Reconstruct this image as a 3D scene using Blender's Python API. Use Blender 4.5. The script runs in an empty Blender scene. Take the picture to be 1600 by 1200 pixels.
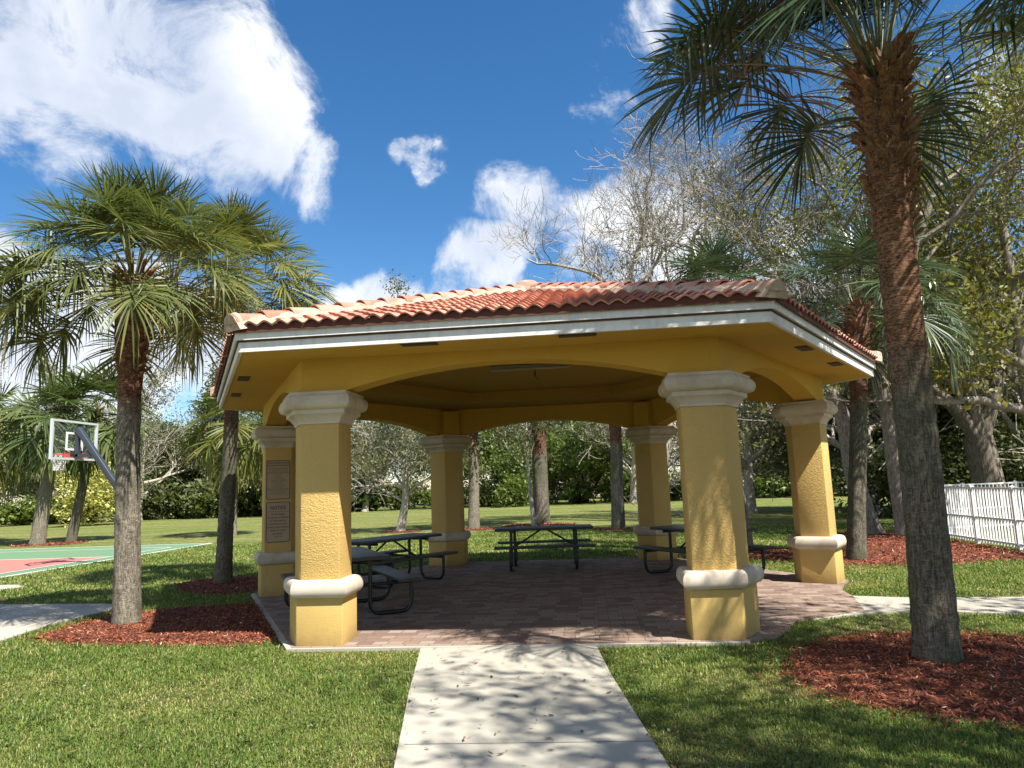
import bpy, bmesh, math, random
import numpy as np
from math import sin, cos, radians, pi, sqrt, atan2
from mathutils import Vector, Matrix, Euler
C = bpy.context.scene.collection
scene = bpy.context.scene
# ------------------------------------------------------------------ camera
CAM = dict(loc=(0.836, -11.434, 1.578), yaw=-0.1001, pit=0.1397, rol=-0.0374, f=1122.2)
def cam_basis():
    yaw, pit, rol = CAM['yaw'], CAM['pit'], CAM['rol']
    fw = Vector((sin(yaw)*cos(pit), cos(yaw)*cos(pit), sin(pit)))
    r0 = Vector((cos(yaw), -sin(yaw), 0)); u0 = r0.cross(fw)
    r = r0*cos(rol)+u0*sin(rol); u = -r0*sin(rol)+u0*cos(rol)
    return r, u, fw
cr, cu, cf = cam_basis()
cd = bpy.data.cameras.new('camera'); cam = bpy.data.objects.new('camera', cd); C.objects.link(cam)
M = Matrix((cr, cu, -cf)).transposed().to_4x4(); M.translation = Vector(CAM['loc']); cam.matrix_world = M
cd.sensor_width = 36; cd.lens = CAM['f']/1600*36; cd.clip_end = 3000; cd.clip_start = 0.05
scene.camera = cam
def pix_dir(px, py):
    return (cf + cr*((px-800)/CAM['f']) - cu*((py-600)/CAM['f'])).normalized()
# ------------------------------------------------------------------ light
SUN = Vector((0.52, -0.46, 1.0)).normalized()
elev = math.asin(SUN.z)
sd = bpy.data.lights.new('sun', 'SUN'); sun = bpy.data.objects.new('sun', sd); C.objects.link(sun)
sd.energy = 4.9; sd.angle = radians(0.55); sd.color = (1, 0.955, 0.88)
sun.rotation_euler = SUN.to_track_quat('Z', 'Y').to_euler()
world = bpy.data.worlds.new('World'); scene.world = world; world.use_nodes = True
nt = world.node_tree; nt.nodes.clear()
def N(nt, t, **kw):
    n = nt.nodes.new(t)
    for k, v in kw.items():
        if k.startswith('i_'):
            n.inputs[k[2:].replace('_', ' ')].default_value = v
        else: setattr(n, k, v)
    return n
def build_world():
    L = nt.links.new
    out = N(nt, 'ShaderNodeOutputWorld'); bg = N(nt, 'ShaderNodeBackground'); bg.inputs[1].default_value = 0.085
    sky = N(nt, 'ShaderNodeTexSky', sky_type='NISHITA', sun_disc=False)
    sky.sun_elevation = elev; sky.sun_rotation = atan2(SUN.x, SUN.y)
    sky.air_density = 1.0; sky.dust_density = 0.2; sky.ozone_density = 3.0; sky.altitude = 0
    hs = N(nt, 'ShaderNodeHueSaturation'); hs.inputs['Saturation'].default_value = 1.28; hs.inputs['Value'].default_value = 0.88
    L(sky.outputs[0], hs.inputs['Color'])
    tc = N(nt, 'ShaderNodeTexCoord')
    # domain-warped noise
    n1 = N(nt, 'ShaderNodeTexNoise'); n1.inputs['Scale'].default_value = 6.5; n1.inputs['Detail'].default_value = 15; n1.inputs['Roughness'].default_value = 0.68; n1.inputs['Distortion'].default_value = 0.5
    L(tc.outputs['Generated'], n1.inputs['Vector'])
    nw = N(nt, 'ShaderNodeTexNoise'); nw.inputs['Scale'].default_value = 4.0; nw.inputs['Detail'].default_value = 5
    L(tc.outputs['Generated'], nw.inputs['Vector'])
    warp = N(nt, 'ShaderNodeVectorMath', operation='MULTIPLY_ADD'); warp.inputs[1].default_value = (0.22,)*3
    L(nw.outputs['Color'], warp.inputs[0])
    off = N(nt, 'ShaderNodeVectorMath', operation='ADD'); off.inputs[1].default_value = (-0.11,)*3
    L(tc.outputs['Generated'], off.inputs[0]); L(off.outputs[0], warp.inputs[2])
    nrm = N(nt, 'ShaderNodeVectorMath', operation='NORMALIZE'); L(warp.outputs[0], nrm.inputs[0])
    blobs = [  # px, py, radius px, weight
        (40, 60, 190, .95), (180, 60, 200, 1.0), (300, 90, 200, 1.0), (400, 160, 150, 1.0), (455, 235, 95, .8), (90, 190, 130, .7), (330, 210, 120, .7), (480, 285, 55, .6), (-60,120,200,1.),
        (650, 266, 26, .42), (680, 268, 34, .40), (696, 292, 28, .42), (818, 312, 70, .74), (862, 335, 66, .62), (815, 345, 60, .6),
        (625, 462, 80, 1.1), (740, 448, 66, 1.05), (800, 430, 78, 1.1), (555, 475, 66, .9), (845, 405, 66, .7), (670, 470, 60, 1.0),
        (960, 350, 110, .85), (1060, 370, 140, .95), (1180, 420, 120, .8), (1000, 430, 120, .8),
        (60, 560, 220, 1.1), (200, 555, 200, 1.1), (280, 545, 140, .95), (10, 460, 150, .9), (110, 480, 100, .7), (340, 600, 130, .95), (-60, 500, 200, .8),
        (990, 45, 75, .6), (950, 170, 80, .42), (960, 100, 60, .3),
        (1420, 330, 150, .6), (1560, 130, 120, .6), (1590, 500, 200, .7), (1300, 560, 200, .7), (500, 640, 240, .7), (900, 640, 260, .7),
        # unseen clouds outside the frame, added to lift the ambient fill
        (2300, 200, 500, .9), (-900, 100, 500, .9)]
    prev = None
    back = [(Vector((cos(radians(a))*cos(radians(e)), sin(radians(a))*cos(radians(e)), sin(radians(e)))), q, .9) for a, e, q in ((180, 30, 24), (205, 14, 22), (235, 28, 26), (262, 12, 24), (285, 8, 20), (310, 12, 18), (340, 20, 22), (10, 30, 22), (20, 12, 20), (215, 55, 22), (150, 60, 16), (250, 70, 10))]  # more added clouds behind the camera and overhead, brightening the shaded sides
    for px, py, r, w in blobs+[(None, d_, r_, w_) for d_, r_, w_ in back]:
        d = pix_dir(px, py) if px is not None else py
        dp = N(nt, 'ShaderNodeVectorMath', operation='DOT_PRODUCT'); dp.inputs[1].default_value = d
        L(nrm.outputs[0], dp.inputs[0])
        ca = (cf.dot(d))**1.0
        ang = r/CAM['f']*ca*0.95 if px is not None else radians(r)
        mr = N(nt, 'ShaderNodeMapRange', interpolation_type='SMOOTHSTEP')
        mr.inputs['From Min'].default_value = cos(ang); mr.inputs['From Max'].default_value = 1-(1-cos(ang))*0.06
        mr.inputs['To Min'].default_value = 0; mr.inputs['To Max'].default_value = w
        L(dp.outputs['Value'], mr.inputs['Value'])
        if prev is None: prev = mr.outputs[0]
        else:
            mx = N(nt, 'ShaderNodeMath', operation='MAXIMUM'); L(prev, mx.inputs[0]); L(mr.outputs[0], mx.inputs[1])
            ad = N(nt, 'ShaderNodeMath', operation='MULTIPLY_ADD'); L(mr.outputs[0], ad.inputs[0]); L(prev, ad.inputs[1]); ad.inputs[2].default_value = 0
            a2 = N(nt, 'ShaderNodeMath', operation='MULTIPLY_ADD'); L(ad.outputs[0], a2.inputs[0]); a2.inputs[1].default_value = 0.35; L(mx.outputs[0], a2.inputs[2])
            prev = a2.outputs[0]
    # density = field*1.0 + noise*amp - thr
    f1 = N(nt, 'ShaderNodeMath', operation='MULTIPLY_ADD'); L(n1.outputs[0], f1.inputs[0]); f1.inputs[1].default_value = 4.2; f1.inputs[2].default_value = -2.2
    f2 = N(nt, 'ShaderNodeMath', operation='ADD'); L(prev, f2.inputs[0]); L(f1.outputs[0], f2.inputs[1])
    # kill noise-only clouds
    gate = N(nt, 'ShaderNodeMapRange'); gate.inputs['From Min'].default_value = 0; gate.inputs['From Max'].default_value = 0.30
    L(prev, gate.inputs['Value'])
    dn = N(nt, 'ShaderNodeMapRange', interpolation_type='SMOOTHSTEP'); dn.inputs['From Min'].default_value = 0.12; dn.inputs['From Max'].default_value = 1.15
    L(f2.outputs[0], dn.inputs['Value'])
    den = N(nt, 'ShaderNodeMath', operation='MULTIPLY'); L(dn.outputs[0], den.inputs[0]); L(gate.outputs[0], den.inputs[1])
    dm = N(nt, 'ShaderNodeMath', operation='MULTIPLY'); L(den.outputs[0], dm.inputs[0]); dm.inputs[1].default_value = 0.95
    # cloud colour: bright billows, grey bases from a broad noise
    n2 = N(nt, 'ShaderNodeTexNoise'); n2.inputs['Scale'].default_value = 5; n2.inputs['Detail'].default_value = 6; n2.inputs['Roughness'].default_value = 0.5
    o2 = N(nt, 'ShaderNodeVectorMath', operation='ADD'); o2.inputs[1].default_value = (3.1, 1.7, .4); L(tc.outputs['Generated'], o2.inputs[0]); L(o2.outputs[0], n2.inputs['Vector'])
    cr1 = N(nt, 'ShaderNodeValToRGB'); cr1.color_ramp.elements[0].position = 0.36; cr1.color_ramp.elements[0].color = (3.9, 4.3, 5.1, 1)
    cr1.color_ramp.elements[1].position = 0.62; cr1.color_ramp.elements[1].color = (6.2, 6.3, 6.4, 1)
    sh_ = N(nt, 'ShaderNodeMath', operation='MULTIPLY_ADD'); L(f2.outputs[0], sh_.inputs[0]); sh_.inputs[1].default_value = -0.07; L(n2.outputs[0], sh_.inputs[2])
    sh2 = N(nt, 'ShaderNodeMath', operation='ADD'); L(sh_.outputs[0], sh2.inputs[0]); sh2.inputs[1].default_value = 0.10
    L(sh2.outputs[0], cr1.inputs[0])
    mix = N(nt, 'ShaderNodeMix', data_type='RGBA'); L(dm.outputs[0], mix.inputs[0]); L(hs.outputs[0], mix.inputs[6]); L(cr1.outputs[0], mix.inputs[7])
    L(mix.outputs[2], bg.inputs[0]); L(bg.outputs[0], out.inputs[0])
build_world()
scene.view_settings.view_transform = 'Standard'; scene.view_settings.look = 'None'
scene.view_settings.exposure = 1.15; scene.view_settings.gamma = 1; scene.view_settings.use_curve_mapping = False
scene.cycles.max_bounces = 6; scene.cycles.transparent_max_bounces = 8; scene.cycles.caustics_reflective = False; scene.cycles.caustics_refractive = False
# ------------------------------------------------------------------ helpers
def tag(o, label=None, cat=None, group=None, kind=None):
    if label: o['label'] = label
    if cat: o['category'] = cat
    if group: o['group'] = group
    if kind: o['kind'] = kind
    return o
def thing(name, label, cat, loc=(0, 0, 0), rotz=0, group=None):
    o = bpy.data.objects.new(name, None); C.objects.link(o); o.empty_display_size = .2
    o.location = loc; o.rotation_euler = (0, 0, rotz); return tag(o, label, cat, group)
def smooth(me, ang=40):
    me.polygons.foreach_set('use_smooth', [True]*len(me.polygons))
    try: me.set_sharp_from_angle(angle=radians(ang))
    except Exception: pass
def mesh(name, v, f, mat, parent=None, sm=None, tone=None, uv=None, loc=None):
    me = bpy.data.meshes.new(name); me.from_pydata([tuple(x) for x in v], [], f); me.update()
    me.materials.append(mat)
    if sm: smooth(me, sm)
    if tone is not None:
        a = me.attributes.new('tone', 'FLOAT', 'POINT'); a.data.foreach_set('value', np.asarray(tone, dtype=np.float32))
    if uv is not None:
        l = me.uv_layers.new(name='UVMap'); vi = np.zeros(len(me.loops), dtype=np.int32); me.loops.foreach_get('vertex_index', vi)
        l.data.foreach_set('uv', np.asarray(uv, dtype=np.float32)[vi].ravel())
    o = bpy.data.objects.new(name, me); C.objects.link(o)
    if parent: o.parent = parent
    if loc: o.location = loc
    return o
def fast_mesh(name, V, Fq, mat, parent=None, tone=None, link=True):
    """V (n,3) array, Fq (m,k) int array of equal-sized faces"""
    me = bpy.data.meshes.new(name); V = np.asarray(V, dtype=np.float32); Fq = np.asarray(Fq, dtype=np.int32); k = Fq.shape[1]
    me.vertices.add(len(V)); me.vertices.foreach_set('co', V.ravel())
    me.loops.add(Fq.size); me.loops.foreach_set('vertex_index', Fq.ravel())
    me.polygons.add(len(Fq)); me.polygons.foreach_set('loop_start', np.arange(0, Fq.size, k, dtype=np.int32))
    try: me.polygons.foreach_set('loop_total', np.full(len(Fq), k, dtype=np.int32))
    except Exception: pass
    me.update(calc_edges=True); me.materials.append(mat)
    if tone is not None:
        a = me.attributes.new('tone', 'FLOAT', 'POINT'); a.data.foreach_set('value', np.asarray(tone, dtype=np.float32))
    if not link: return me
    o = bpy.data.objects.new(name, me); C.objects.link(o)
    if parent: o.parent = parent
    return o
class MB:
    def __init__(s): s.v = []; s.f = []
    def add(s, v, f):
        b = len(s.v); s.v += [tuple(x) for x in v]; s.f += [tuple(b+i for i in q) for q in f]; return s
    def box(s, x0, y0, z0, x1, y1, z1, mat=None):
        v = [Vector(p) for p in ((x0,y0,z0),(x1,y0,z0),(x1,y1,z0),(x0,y1,z0),(x0,y0,z1),(x1,y0,z1),(x1,y1,z1),(x0,y1,z1))]
        if mat: v = [mat @ p for p in v]
        return s.add(v, [(0,3,2,1),(4,5,6,7),(0,1,5,4),(1,2,6,5),(2,3,7,6),(3,0,4,7)])
    def beam(s, a, b, w, h):
        a = Vector(a); b = Vector(b); d = (b-a).normalized(); up = Vector((0,0,1)) if abs(d.z) < .95 else Vector((0,1,0))
        x = d.cross(up).normalized()*w/2; y = x.cross(d).normalized()*h/2
        v = [a-x-y, a+x-y, a+x+y, a-x+y, b-x-y, b+x-y, b+x+y, b-x+y]
        return s.add(v, [(0,3,2,1),(4,5,6,7),(0,1,5,4),(1,2,6,5),(2,3,7,6),(3,0,4,7)])
    def tube(s, pts, r, n=8, cap=True):
        pts = [Vector(p) for p in pts]; R = r if isinstance(r, (list, tuple)) else [r]*len(pts)
        base = len(s.v); prev = None
        for i, p in enumerate(pts):
            d = (pts[min(i+1, len(pts)-1)]-pts[max(i-1, 0)]).normalized()
            if prev is None: x = d.orthogonal().normalized()
            else:
                x = prev-d*prev.dot(d); x = x.normalized() if x.length > 1e-5 else d.orthogonal().normalized()
            prev = x; y = d.cross(x)
            for k in range(n):
                a = 2*pi*k/n; s.v.append(tuple(p+(x*cos(a)+y*sin(a))*R[i]))
        for i in range(len(pts)-1):
            for k in range(n):
                a = base+i*n+k; b = base+i*n+(k+1) % n; s.f.append((a, b, b+n, a+n))
        if cap:
            s.f.append(tuple(base+k for k in reversed(range(n)))); s.f.append(tuple(base+(len(pts)-1)*n+k for k in range(n)))
        return s
    def rings(s, rings, cap=True):
        base = len(s.v); n = len(rings[0])
        for r in rings: s.v += [tuple(p) for p in r]
        for i in range(len(rings)-1):
            for k in range(n):
                a = base+i*n+k; b = base+i*n+(k+1) % n; s.f.append((a, b, b+n, a+n))
        if cap:
            s.f.append(tuple(base+k for k in reversed(range(n)))); s.f.append(tuple(base+(len(rings)-1)*n+k for k in range(n)))
        return s
    def build(s, name, mat, parent=None, sm=None, **k): return mesh(name, s.v, s.f, mat, parent, sm, **k)
def bevel(o, w, seg=2):
    bm = bmesh.new(); bm.from_mesh(o.data)
    es = [e for e in bm.edges if len(e.link_faces) == 2 and e.calc_face_angle(0) > radians(35)]
    bmesh.ops.bevel(bm, geom=es, offset=w, segments=seg, profile=.5, affect='EDGES', clamp_overlap=True)
    bm.to_mesh(o.data); bm.free(); smooth(o.data, 50); return o
def catmull(pts, n=6):
    pts = [Vector(p) for p in pts]; out = []
    for i in range(len(pts)-1):
        p0 = pts[max(i-1, 0)]; p1 = pts[i]; p2 = pts[i+1]; p3 = pts[min(i+2, len(pts)-1)]
        for k in range(n):
            t = k/n; out.append(0.5*((2*p1)+(-p0+p2)*t+(2*p0-5*p1+4*p2-p3)*t*t+(-p0+3*p1-3*p2+p3)*t**3))
    out.append(pts[-1]); return out
# ------------------------------------------------------------------ materials
def mat(name, base=(.5,.5,.5), rough=.7, spec=.3, metal=0):
    m = bpy.data.materials.new(name); m.use_nodes = True; b = m.node_tree.nodes['Principled BSDF']
    b.inputs['Base Color'].default_value = (*base, 1); b.inputs['Roughness'].default_value = rough
    b.inputs['Specular IOR Level'].default_value = spec; b.inputs['Metallic'].default_value = metal
    return m
def ramp(nt, fac, stops):
    r = N(nt, 'ShaderNodeValToRGB'); e = r.color_ramp.elements
    e[0].position, e[0].color = stops[0][0], (*stops[0][1], 1); e[1].position, e[1].color = stops[-1][0], (*stops[-1][1], 1)
    for p, c in stops[1:-1]:
        x = e.new(p); x.color = (*c, 1)
    nt.links.new(fac, r.inputs[0]); return r.outputs[0]
def coords(nt, space='Object', scale=None):
    tc = N(nt, 'ShaderNodeTexCoord'); o = tc.outputs[space]
    if scale:
        mp = N(nt, 'ShaderNodeMapping'); mp.inputs['Scale'].default_value = scale; nt.links.new(o, mp.inputs[0]); o = mp.outputs[0]
    return o
def noise(nt, vec, scale, detail=4, rough=.5, dist=0):
    n = N(nt, 'ShaderNodeTexNoise'); n.inputs['Scale'].default_value = scale; n.inputs['Detail'].default_value = detail
    n.inputs['Roughness'].default_value = rough; n.inputs['Distortion'].default_value = dist; nt.links.new(vec, n.inputs['Vector']); return n.outputs[0]
def mixc(nt, fac, a, b, mode='MIX'):
    m = N(nt, 'ShaderNodeMix', data_type='RGBA', blend_type=mode)
    for s, x in ((0, fac), (6, a), (7, b)):
        if isinstance(x, (int, float)): m.inputs[s].default_value = x
        elif isinstance(x, tuple): m.inputs[s].default_value = (*x, 1)
        else: nt.links.new(x, m.inputs[s])
    return m.outputs[2]
def bump(nt, h, strength=.5, dist=.01, prev=None):
    b = N(nt, 'ShaderNodeBump'); b.inputs['Strength'].default_value = strength; b.inputs['Distance'].default_value = dist
    nt.links.new(h, b.inputs['Height'])
    if prev: nt.links.new(prev, b.inputs['Normal'])
    return b.outputs[0]
def math_(nt, op, a, b=None, c=None):
    m = N(nt, 'ShaderNodeMath', operation=op)
    for i, x in enumerate((a, b, c)):
        if x is None: continue
        if isinstance(x, (int, float)): m.inputs[i].default_value = x
        else: nt.links.new(x, m.inputs[i])
    return m.outputs[0]
def setb(m, col=None, nrm=None, rough=None):
    b = m.node_tree.nodes['Principled BSDF']; L = m.node_tree.links.new
    if col is not None: L(col, b.inputs['Base Color'])
    if nrm is not None: L(nrm, b.inputs['Normal'])
    if rough is not None: L(rough, b.inputs['Roughness'])
def m_stucco(name, base, s=1.0, strength=.6):
    m = mat(name, base, .85, .2); nt = m.node_tree; v = coords(nt)
    big = noise(nt, v, 1.3, 4, .6); col = mixc(nt, math_(nt, 'MULTIPLY', big, .5), base, tuple(c*.72 for c in base))
    n1 = noise(nt, coords(nt, 'Object', (1, 1, 1.5)), 26*s, 3, .5, 1.6)
    t = N(nt, 'ShaderNodeMapRange'); t.inputs['From Min'].default_value = .42; t.inputs['From Max'].default_value = .6; nt.links.new(n1, t.inputs[0])
    n2 = noise(nt, v, 160*s, 3, .6)
    st = noise(nt, coords(nt, 'Object', (9, 9, .8)), 1.0, 4, .6)
    col = mixc(nt, math_(nt, 'MULTIPLY', math_(nt, 'GREATER_THAN', st, .64), .12), col, tuple(c*.4 for c in base))
    sz = N(nt, 'ShaderNodeSeparateXYZ'); nt.links.new(v, sz.inputs[0]); zz = math_(nt, 'MULTIPLY_ADD', noise(nt, v, 5, 5, .7), .28, sz.outputs[2])
    dz = N(nt, 'ShaderNodeMapRange'); dz.inputs['From Min'].default_value = .30; dz.inputs['From Max'].default_value = .10; dz.inputs['To Max'].default_value = .5; nt.links.new(zz, dz.inputs[0])
    col = mixc(nt, dz.outputs[0], col, (.17, .12, .06))
    col = mixc(nt, math_(nt, 'MULTIPLY', ramp(nt, noise(nt, v, .8, 6, .7), [(.52, (0,0,0)), (.7, (1,1,1))]), .16), col, (.30, .24, .15))
    nr = bump(nt, t.outputs[0], strength, .008); nr = bump(nt, n2, .25, .002, nr); setb(m, col, nr); return m
STUCCO = m_stucco('yellow_stucco', (.62, .42, .145)); STUCCO_SMOOTH = m_stucco('yellow_stucco_smooth', (.57, .39, .13), 1.0, .12)
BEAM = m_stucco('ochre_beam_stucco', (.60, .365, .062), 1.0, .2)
def m_caststone():
    m = mat('cast_stone', (.52, .46, .38), .85, .2); nt = m.node_tree; v = coords(nt)
    a = noise(nt, v, 3, 6, .65); c = ramp(nt, a, [(.3, (.42, .34, .24)), (.5, (.54, .47, .37)), (.75, (.60, .54, .45))])
    vo = N(nt, 'ShaderNodeTexVoronoi'); vo.inputs['Scale'].default_value = 42; nt.links.new(v, vo.inputs['Vector'])
    pit = N(nt, 'ShaderNodeMapRange'); pit.inputs['From Max'].default_value = .16; nt.links.new(vo.outputs[0], pit.inputs[0])
    c2 = mixc(nt, pit.outputs[0], (.25, .19, .12), c)
    setb(m, c2, bump(nt, pit.outputs[0], .5, .004)); return m
STONE = m_caststone()
def m_fascia():
    m = mat('white_painted_board', (.72, .73, .71), .55, .3); nt = m.node_tree; v = coords(nt)
    a = noise(nt, coords(nt, 'Object', (6, 6, 1)), 1.2, 6, .7)
    c = ramp(nt, a, [(.3, (.56, .55, .51)), (.55, (.73, .72, .68))]); setb(m, c); return m
WHITE = m_fascia()
WOOD = mat('brown_trim_strip', (.085, .045, .028), .8); 
def m_wood():
    nt = WOOD.node_tree; a = noise(nt, coords(nt, 'Object', (3, 3, 9)), 4, 5, .6); setb(WOOD, ramp(nt, a, [(.35, (.05, .03, .02)), (.7, (.16, .07, .045))]))
m_wood()
def m_tile(name, uvs=True):
    m = mat(name, (.45, .17, .1), .8, .25); nt = m.node_tree; L = nt.links.new
    tc = N(nt, 'ShaderNodeTexCoord')
    sp = N(nt, 'ShaderNodeSeparateXYZ'); L(tc.outputs['UV'], sp.inputs[0])
    fx = math_(nt, 'FLOOR', math_(nt, 'DIVIDE', sp.outputs[0], .32)); fy = math_(nt, 'FLOOR', math_(nt, 'DIVIDE', sp.outputs[1], .33))
    cb = N(nt, 'ShaderNodeCombineXYZ'); L(fx, cb.inputs[0]); L(fy, cb.inputs[1])
    wn = N(nt, 'ShaderNodeTexWhiteNoise', noise_dimensions='2D'); L(cb.outputs[0], wn.inputs['Vector'])
    c = ramp(nt, wn.outputs[0], [(0, (.33, .115, .078)), (.35, (.44, .18, .125)), (.7, (.52, .235, .165)), (1, (.58, .30, .215))])
    st = noise(nt, tc.outputs['Object'], 2.2, 5, .65); c = mixc(nt, ramp(nt, st, [(.5, (0,0,0)), (.72, (.6,.6,.6))]), c, (.10, .055, .045))
    fn = noise(nt, tc.outputs['Object'], 40, 3, .6); c = mixc(nt, math_(nt, 'MULTIPLY', fn, .35), c, (.55, .32, .22))
    setb(m, c, bump(nt, fn, .3, .003)); return m
TILE = m_tile('clay_roof_tile')
def m_cap():
    m = mat('clay_ridge_cap', (.5, .22, .14), .8, .25); nt = m.node_tree; v = coords(nt)
    oi = N(nt, 'ShaderNodeObjectInfo'); c = ramp(nt, oi.outputs['Random'], [(0, (.37, .145, .095)), (1, (.50, .235, .165))])
    a = noise(nt, v, 5, 5, .7); c = mixc(nt, ramp(nt, a, [(.45, (0,0,0)), (.75, (.55,.55,.55))]), c, (.62, .45, .34)); setb(m, c, bump(nt, noise(nt, v, 50, 3), .3, .003)); return m
CAP = m_cap()
def m_mortar():
    m = mat('pale_mortar', (.6, .5, .38), .9, .2); nt = m.node_tree; v = coords(nt); a = noise(nt, v, 7, 6, .7)
    setb(m, ramp(nt, a, [(.35, (.28, .18, .115)), (.5, (.46, .35, .25)), (.7, (.52, .43, .33))]), bump(nt, a, .6, .01)); return m
MORTAR = m_mortar()
def m_paver():
    m = mat('brick_pavers', (.3, .2, .16), .8, .25); nt = m.node_tree; L = nt.links.new
    tc = N(nt, 'ShaderNodeTexCoord'); mp = N(nt, 'ShaderNodeMapping'); mp.inputs['Rotation'].default_value = (0, 0, 0); L(tc.outputs['Object'], mp.inputs[0])
    br = N(nt, 'ShaderNodeTexBrick', offset=.5, squash=1.5, squash_frequency=2)
    br.inputs['Scale'].default_value = 1; br.inputs['Brick Width'].default_value = .165; br.inputs['Row Height'].default_value = .145; br.inputs['Mortar Size'].default_value = .0055; br.inputs['Mortar Smooth'].default_value = .3; br.inputs['Bias'].default_value = 0
    br.inputs['Color1'].default_value = (0, 0, 0, 1); br.inputs['Color2'].default_value = (1, 1, 1, 1); br.inputs['Mortar'].default_value = (.5, .5, .5, 1)
    L(mp.outputs[0], br.inputs['Vector'])
    c = ramp(nt, br.outputs['Color'], [(0, (.13, .076, .052)), (.35, (.20, .125, .085)), (.65, (.265, .178, .128)), (1, (.30, .23, .18))])
    a = noise(nt, tc.outputs['Object'], 1.1, 5, .65); c = mixc(nt, math_(nt, 'MULTIPLY', a, .35), c, (.15, .12, .10))
    fn = noise(nt, tc.outputs['Object'], 60, 3, .6); c = mixc(nt, math_(nt, 'MULTIPLY', fn, .25), c, (.42, .34, .3))
    c = mixc(nt, br.outputs['Fac'], c, (.13, .10, .085))
    inv = math_(nt, 'SUBTRACT', 1.0, br.outputs['Fac']); nr = bump(nt, inv, .7, .006); nr = bump(nt, fn, .3, .003, nr); setb(m, c, nr); return m
PAVER = m_paver()
def m_concrete():
    m = mat('walk_concrete', (.5, .47, .42), .85, .2); nt = m.node_tree; v = coords(nt)
    a = noise(nt, v, .9, 6, .65); c = ramp(nt, a, [(.3, (.30, .275, .225)), (.5, (.365, .34, .28)), (.7, (.41, .385, .32))])
    f = noise(nt, v, 120, 3, .7); c = mixc(nt, math_(nt, 'MULTIPLY', math_(nt, 'GREATER_THAN', f, .62), .3), c, (.3, .27, .23))
    st = noise(nt, v, 6, 6, .75); c = mixc(nt, ramp(nt, st, [(.58, (0,0,0)), (.75, (.4,.4,.4))]), c, (.36, .33, .28))
    setb(m, c, bump(nt, f, .35, .003)); return m
CONC = m_concrete()
def m_ground():
    m = mat('lawn_ground', (.05, .08, .02), .95, .1); nt = m.node_tree; v = coords(nt); L = nt.links.new
    f = noise(nt, v, 38, 5, .75); c = ramp(nt, f, [(.3, (.045, .07, .015)), (.5, (.115, .165, .032)), (.68, (.20, .25, .06))])
    b = noise(nt, coords(nt, 'Object', (.35, 1.6, 1)), .35, 5, .6)
    c = mixc(nt, ramp(nt, b, [(.38, (0,0,0)), (.62, (.8,.8,.8))]), c, (.27, .225, .095))
    st = noise(nt, coords(nt, 'Object', (.8, 4.5, 1)), 1.3, 5, .7); c = mixc(nt, ramp(nt, st, [(.45, (0,0,0)), (.62, (.7,.7,.7))]), c, (.07, .10, .022))
    md = noise(nt, v, 4.5, 9, .8); c = mixc(nt, ramp(nt, md, [(.40, (.75,.75,.75)), (.53, (0,0,0))]), c, (.055, .08, .018)); c = mixc(nt, ramp(nt, md, [(.52, (0,0,0)), (.66, (.6,.6,.6))]), c, (.30, .27, .11))
    # bare soil under the near blades
    sp = N(nt, 'ShaderNodeSeparateXYZ'); L(v, sp.inputs[0])
    near = N(nt, 'ShaderNodeMapRange'); near.inputs['From Min'].default_value = 4; near.inputs['From Max'].default_value = 14; L(sp.outputs[1], near.inputs[0])
    soil = mixc(nt, noise(nt, v, 9, 4), (.075, .085, .025), (.11, .09, .045))
    c = mixc(nt, near.outputs[0], soil, c)
    setb(m, c, bump(nt, f, .8, .03)); return m
GROUND = m_ground()
def leafmat(name, stops, trans=.35, rough=.45, spec=.4, tcol=None):
    m = mat(name, stops[0][1], rough, spec); nt = m.node_tree; L = nt.links.new
    at = N(nt, 'ShaderNodeAttribute', attribute_name='tone'); c = ramp(nt, at.outputs['Fac'], stops); b = nt.nodes['Principled BSDF']; L(c, b.inputs['Base Color'])
    tr = N(nt, 'ShaderNodeBsdfTranslucent'); hs = N(nt, 'ShaderNodeHueSaturation'); hs.inputs['Value'].default_value = 1.5; hs.inputs['Saturation'].default_value = 1.1; L(c, hs.inputs['Color']); L(hs.outputs[0], tr.inputs[0])
    mx = N(nt, 'ShaderNodeMixShader'); mx.inputs[0].default_value = trans; L(b.outputs[0], mx.inputs[1]); L(tr.outputs[0], mx.inputs[2]); L(mx.outputs[0], nt.nodes['Material Output'].inputs[0]); return m
GRASS = leafmat('grass_blades', [(0, (.06, .12, .018)), (.4, (.135, .195, .036)), (.7, (.215, .265, .06)), (.86, (.31, .31, .085)), (1, (.42, .33, .17))], .35, .5, .3)
PALM = leafmat('palm_leaf', [(0, (.03, .052, .016)), (.4, (.07, .10, .028)), (.7, (.15, .17, .05)), (.88, (.29, .26, .09)), (1, (.30, .2, .09))], .25, .45, .28)
PALM_B = leafmat('palm_leaf_glossy', [(0, (.02, .04, .018)), (.45, (.05, .08, .032)), (.75, (.12, .15, .07)), (.9, (.26, .24, .10)), (1, (.30, .2, .09))], .18, .32, .6)
PALM_M = leafmat('palm_leaf_mixed', [(0, (.035, .055, .016)), (.35, (.085, .11, .03)), (.65, (.17, .18, .05)), (.85, (.33, .29, .10)), (1, (.34, .22, .09))], .28, .45, .28)
PALM_Y = leafmat('palm_leaf_yellowing', [(0, (.05, .09, .02)), (.4, (.12, .135, .03)), (.75, (.25, .22, .055)), (.92, (.36, .26, .08)), (1, (.38, .2, .07))], .25, .45, .28)
DGREEN = leafmat('dark_green_leaf', [(0, (.03, .042, .014)), (.5, (.085, .105, .032)), (1, (.17, .18, .065))], .35)
OLIVE = leafmat('olive_leaf', [(0, (.045, .055, .022)), (.45, (.11, .12, .05)), (.8, (.20, .195, .09)), (1, (.31, .25, .15))], .3)
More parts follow.
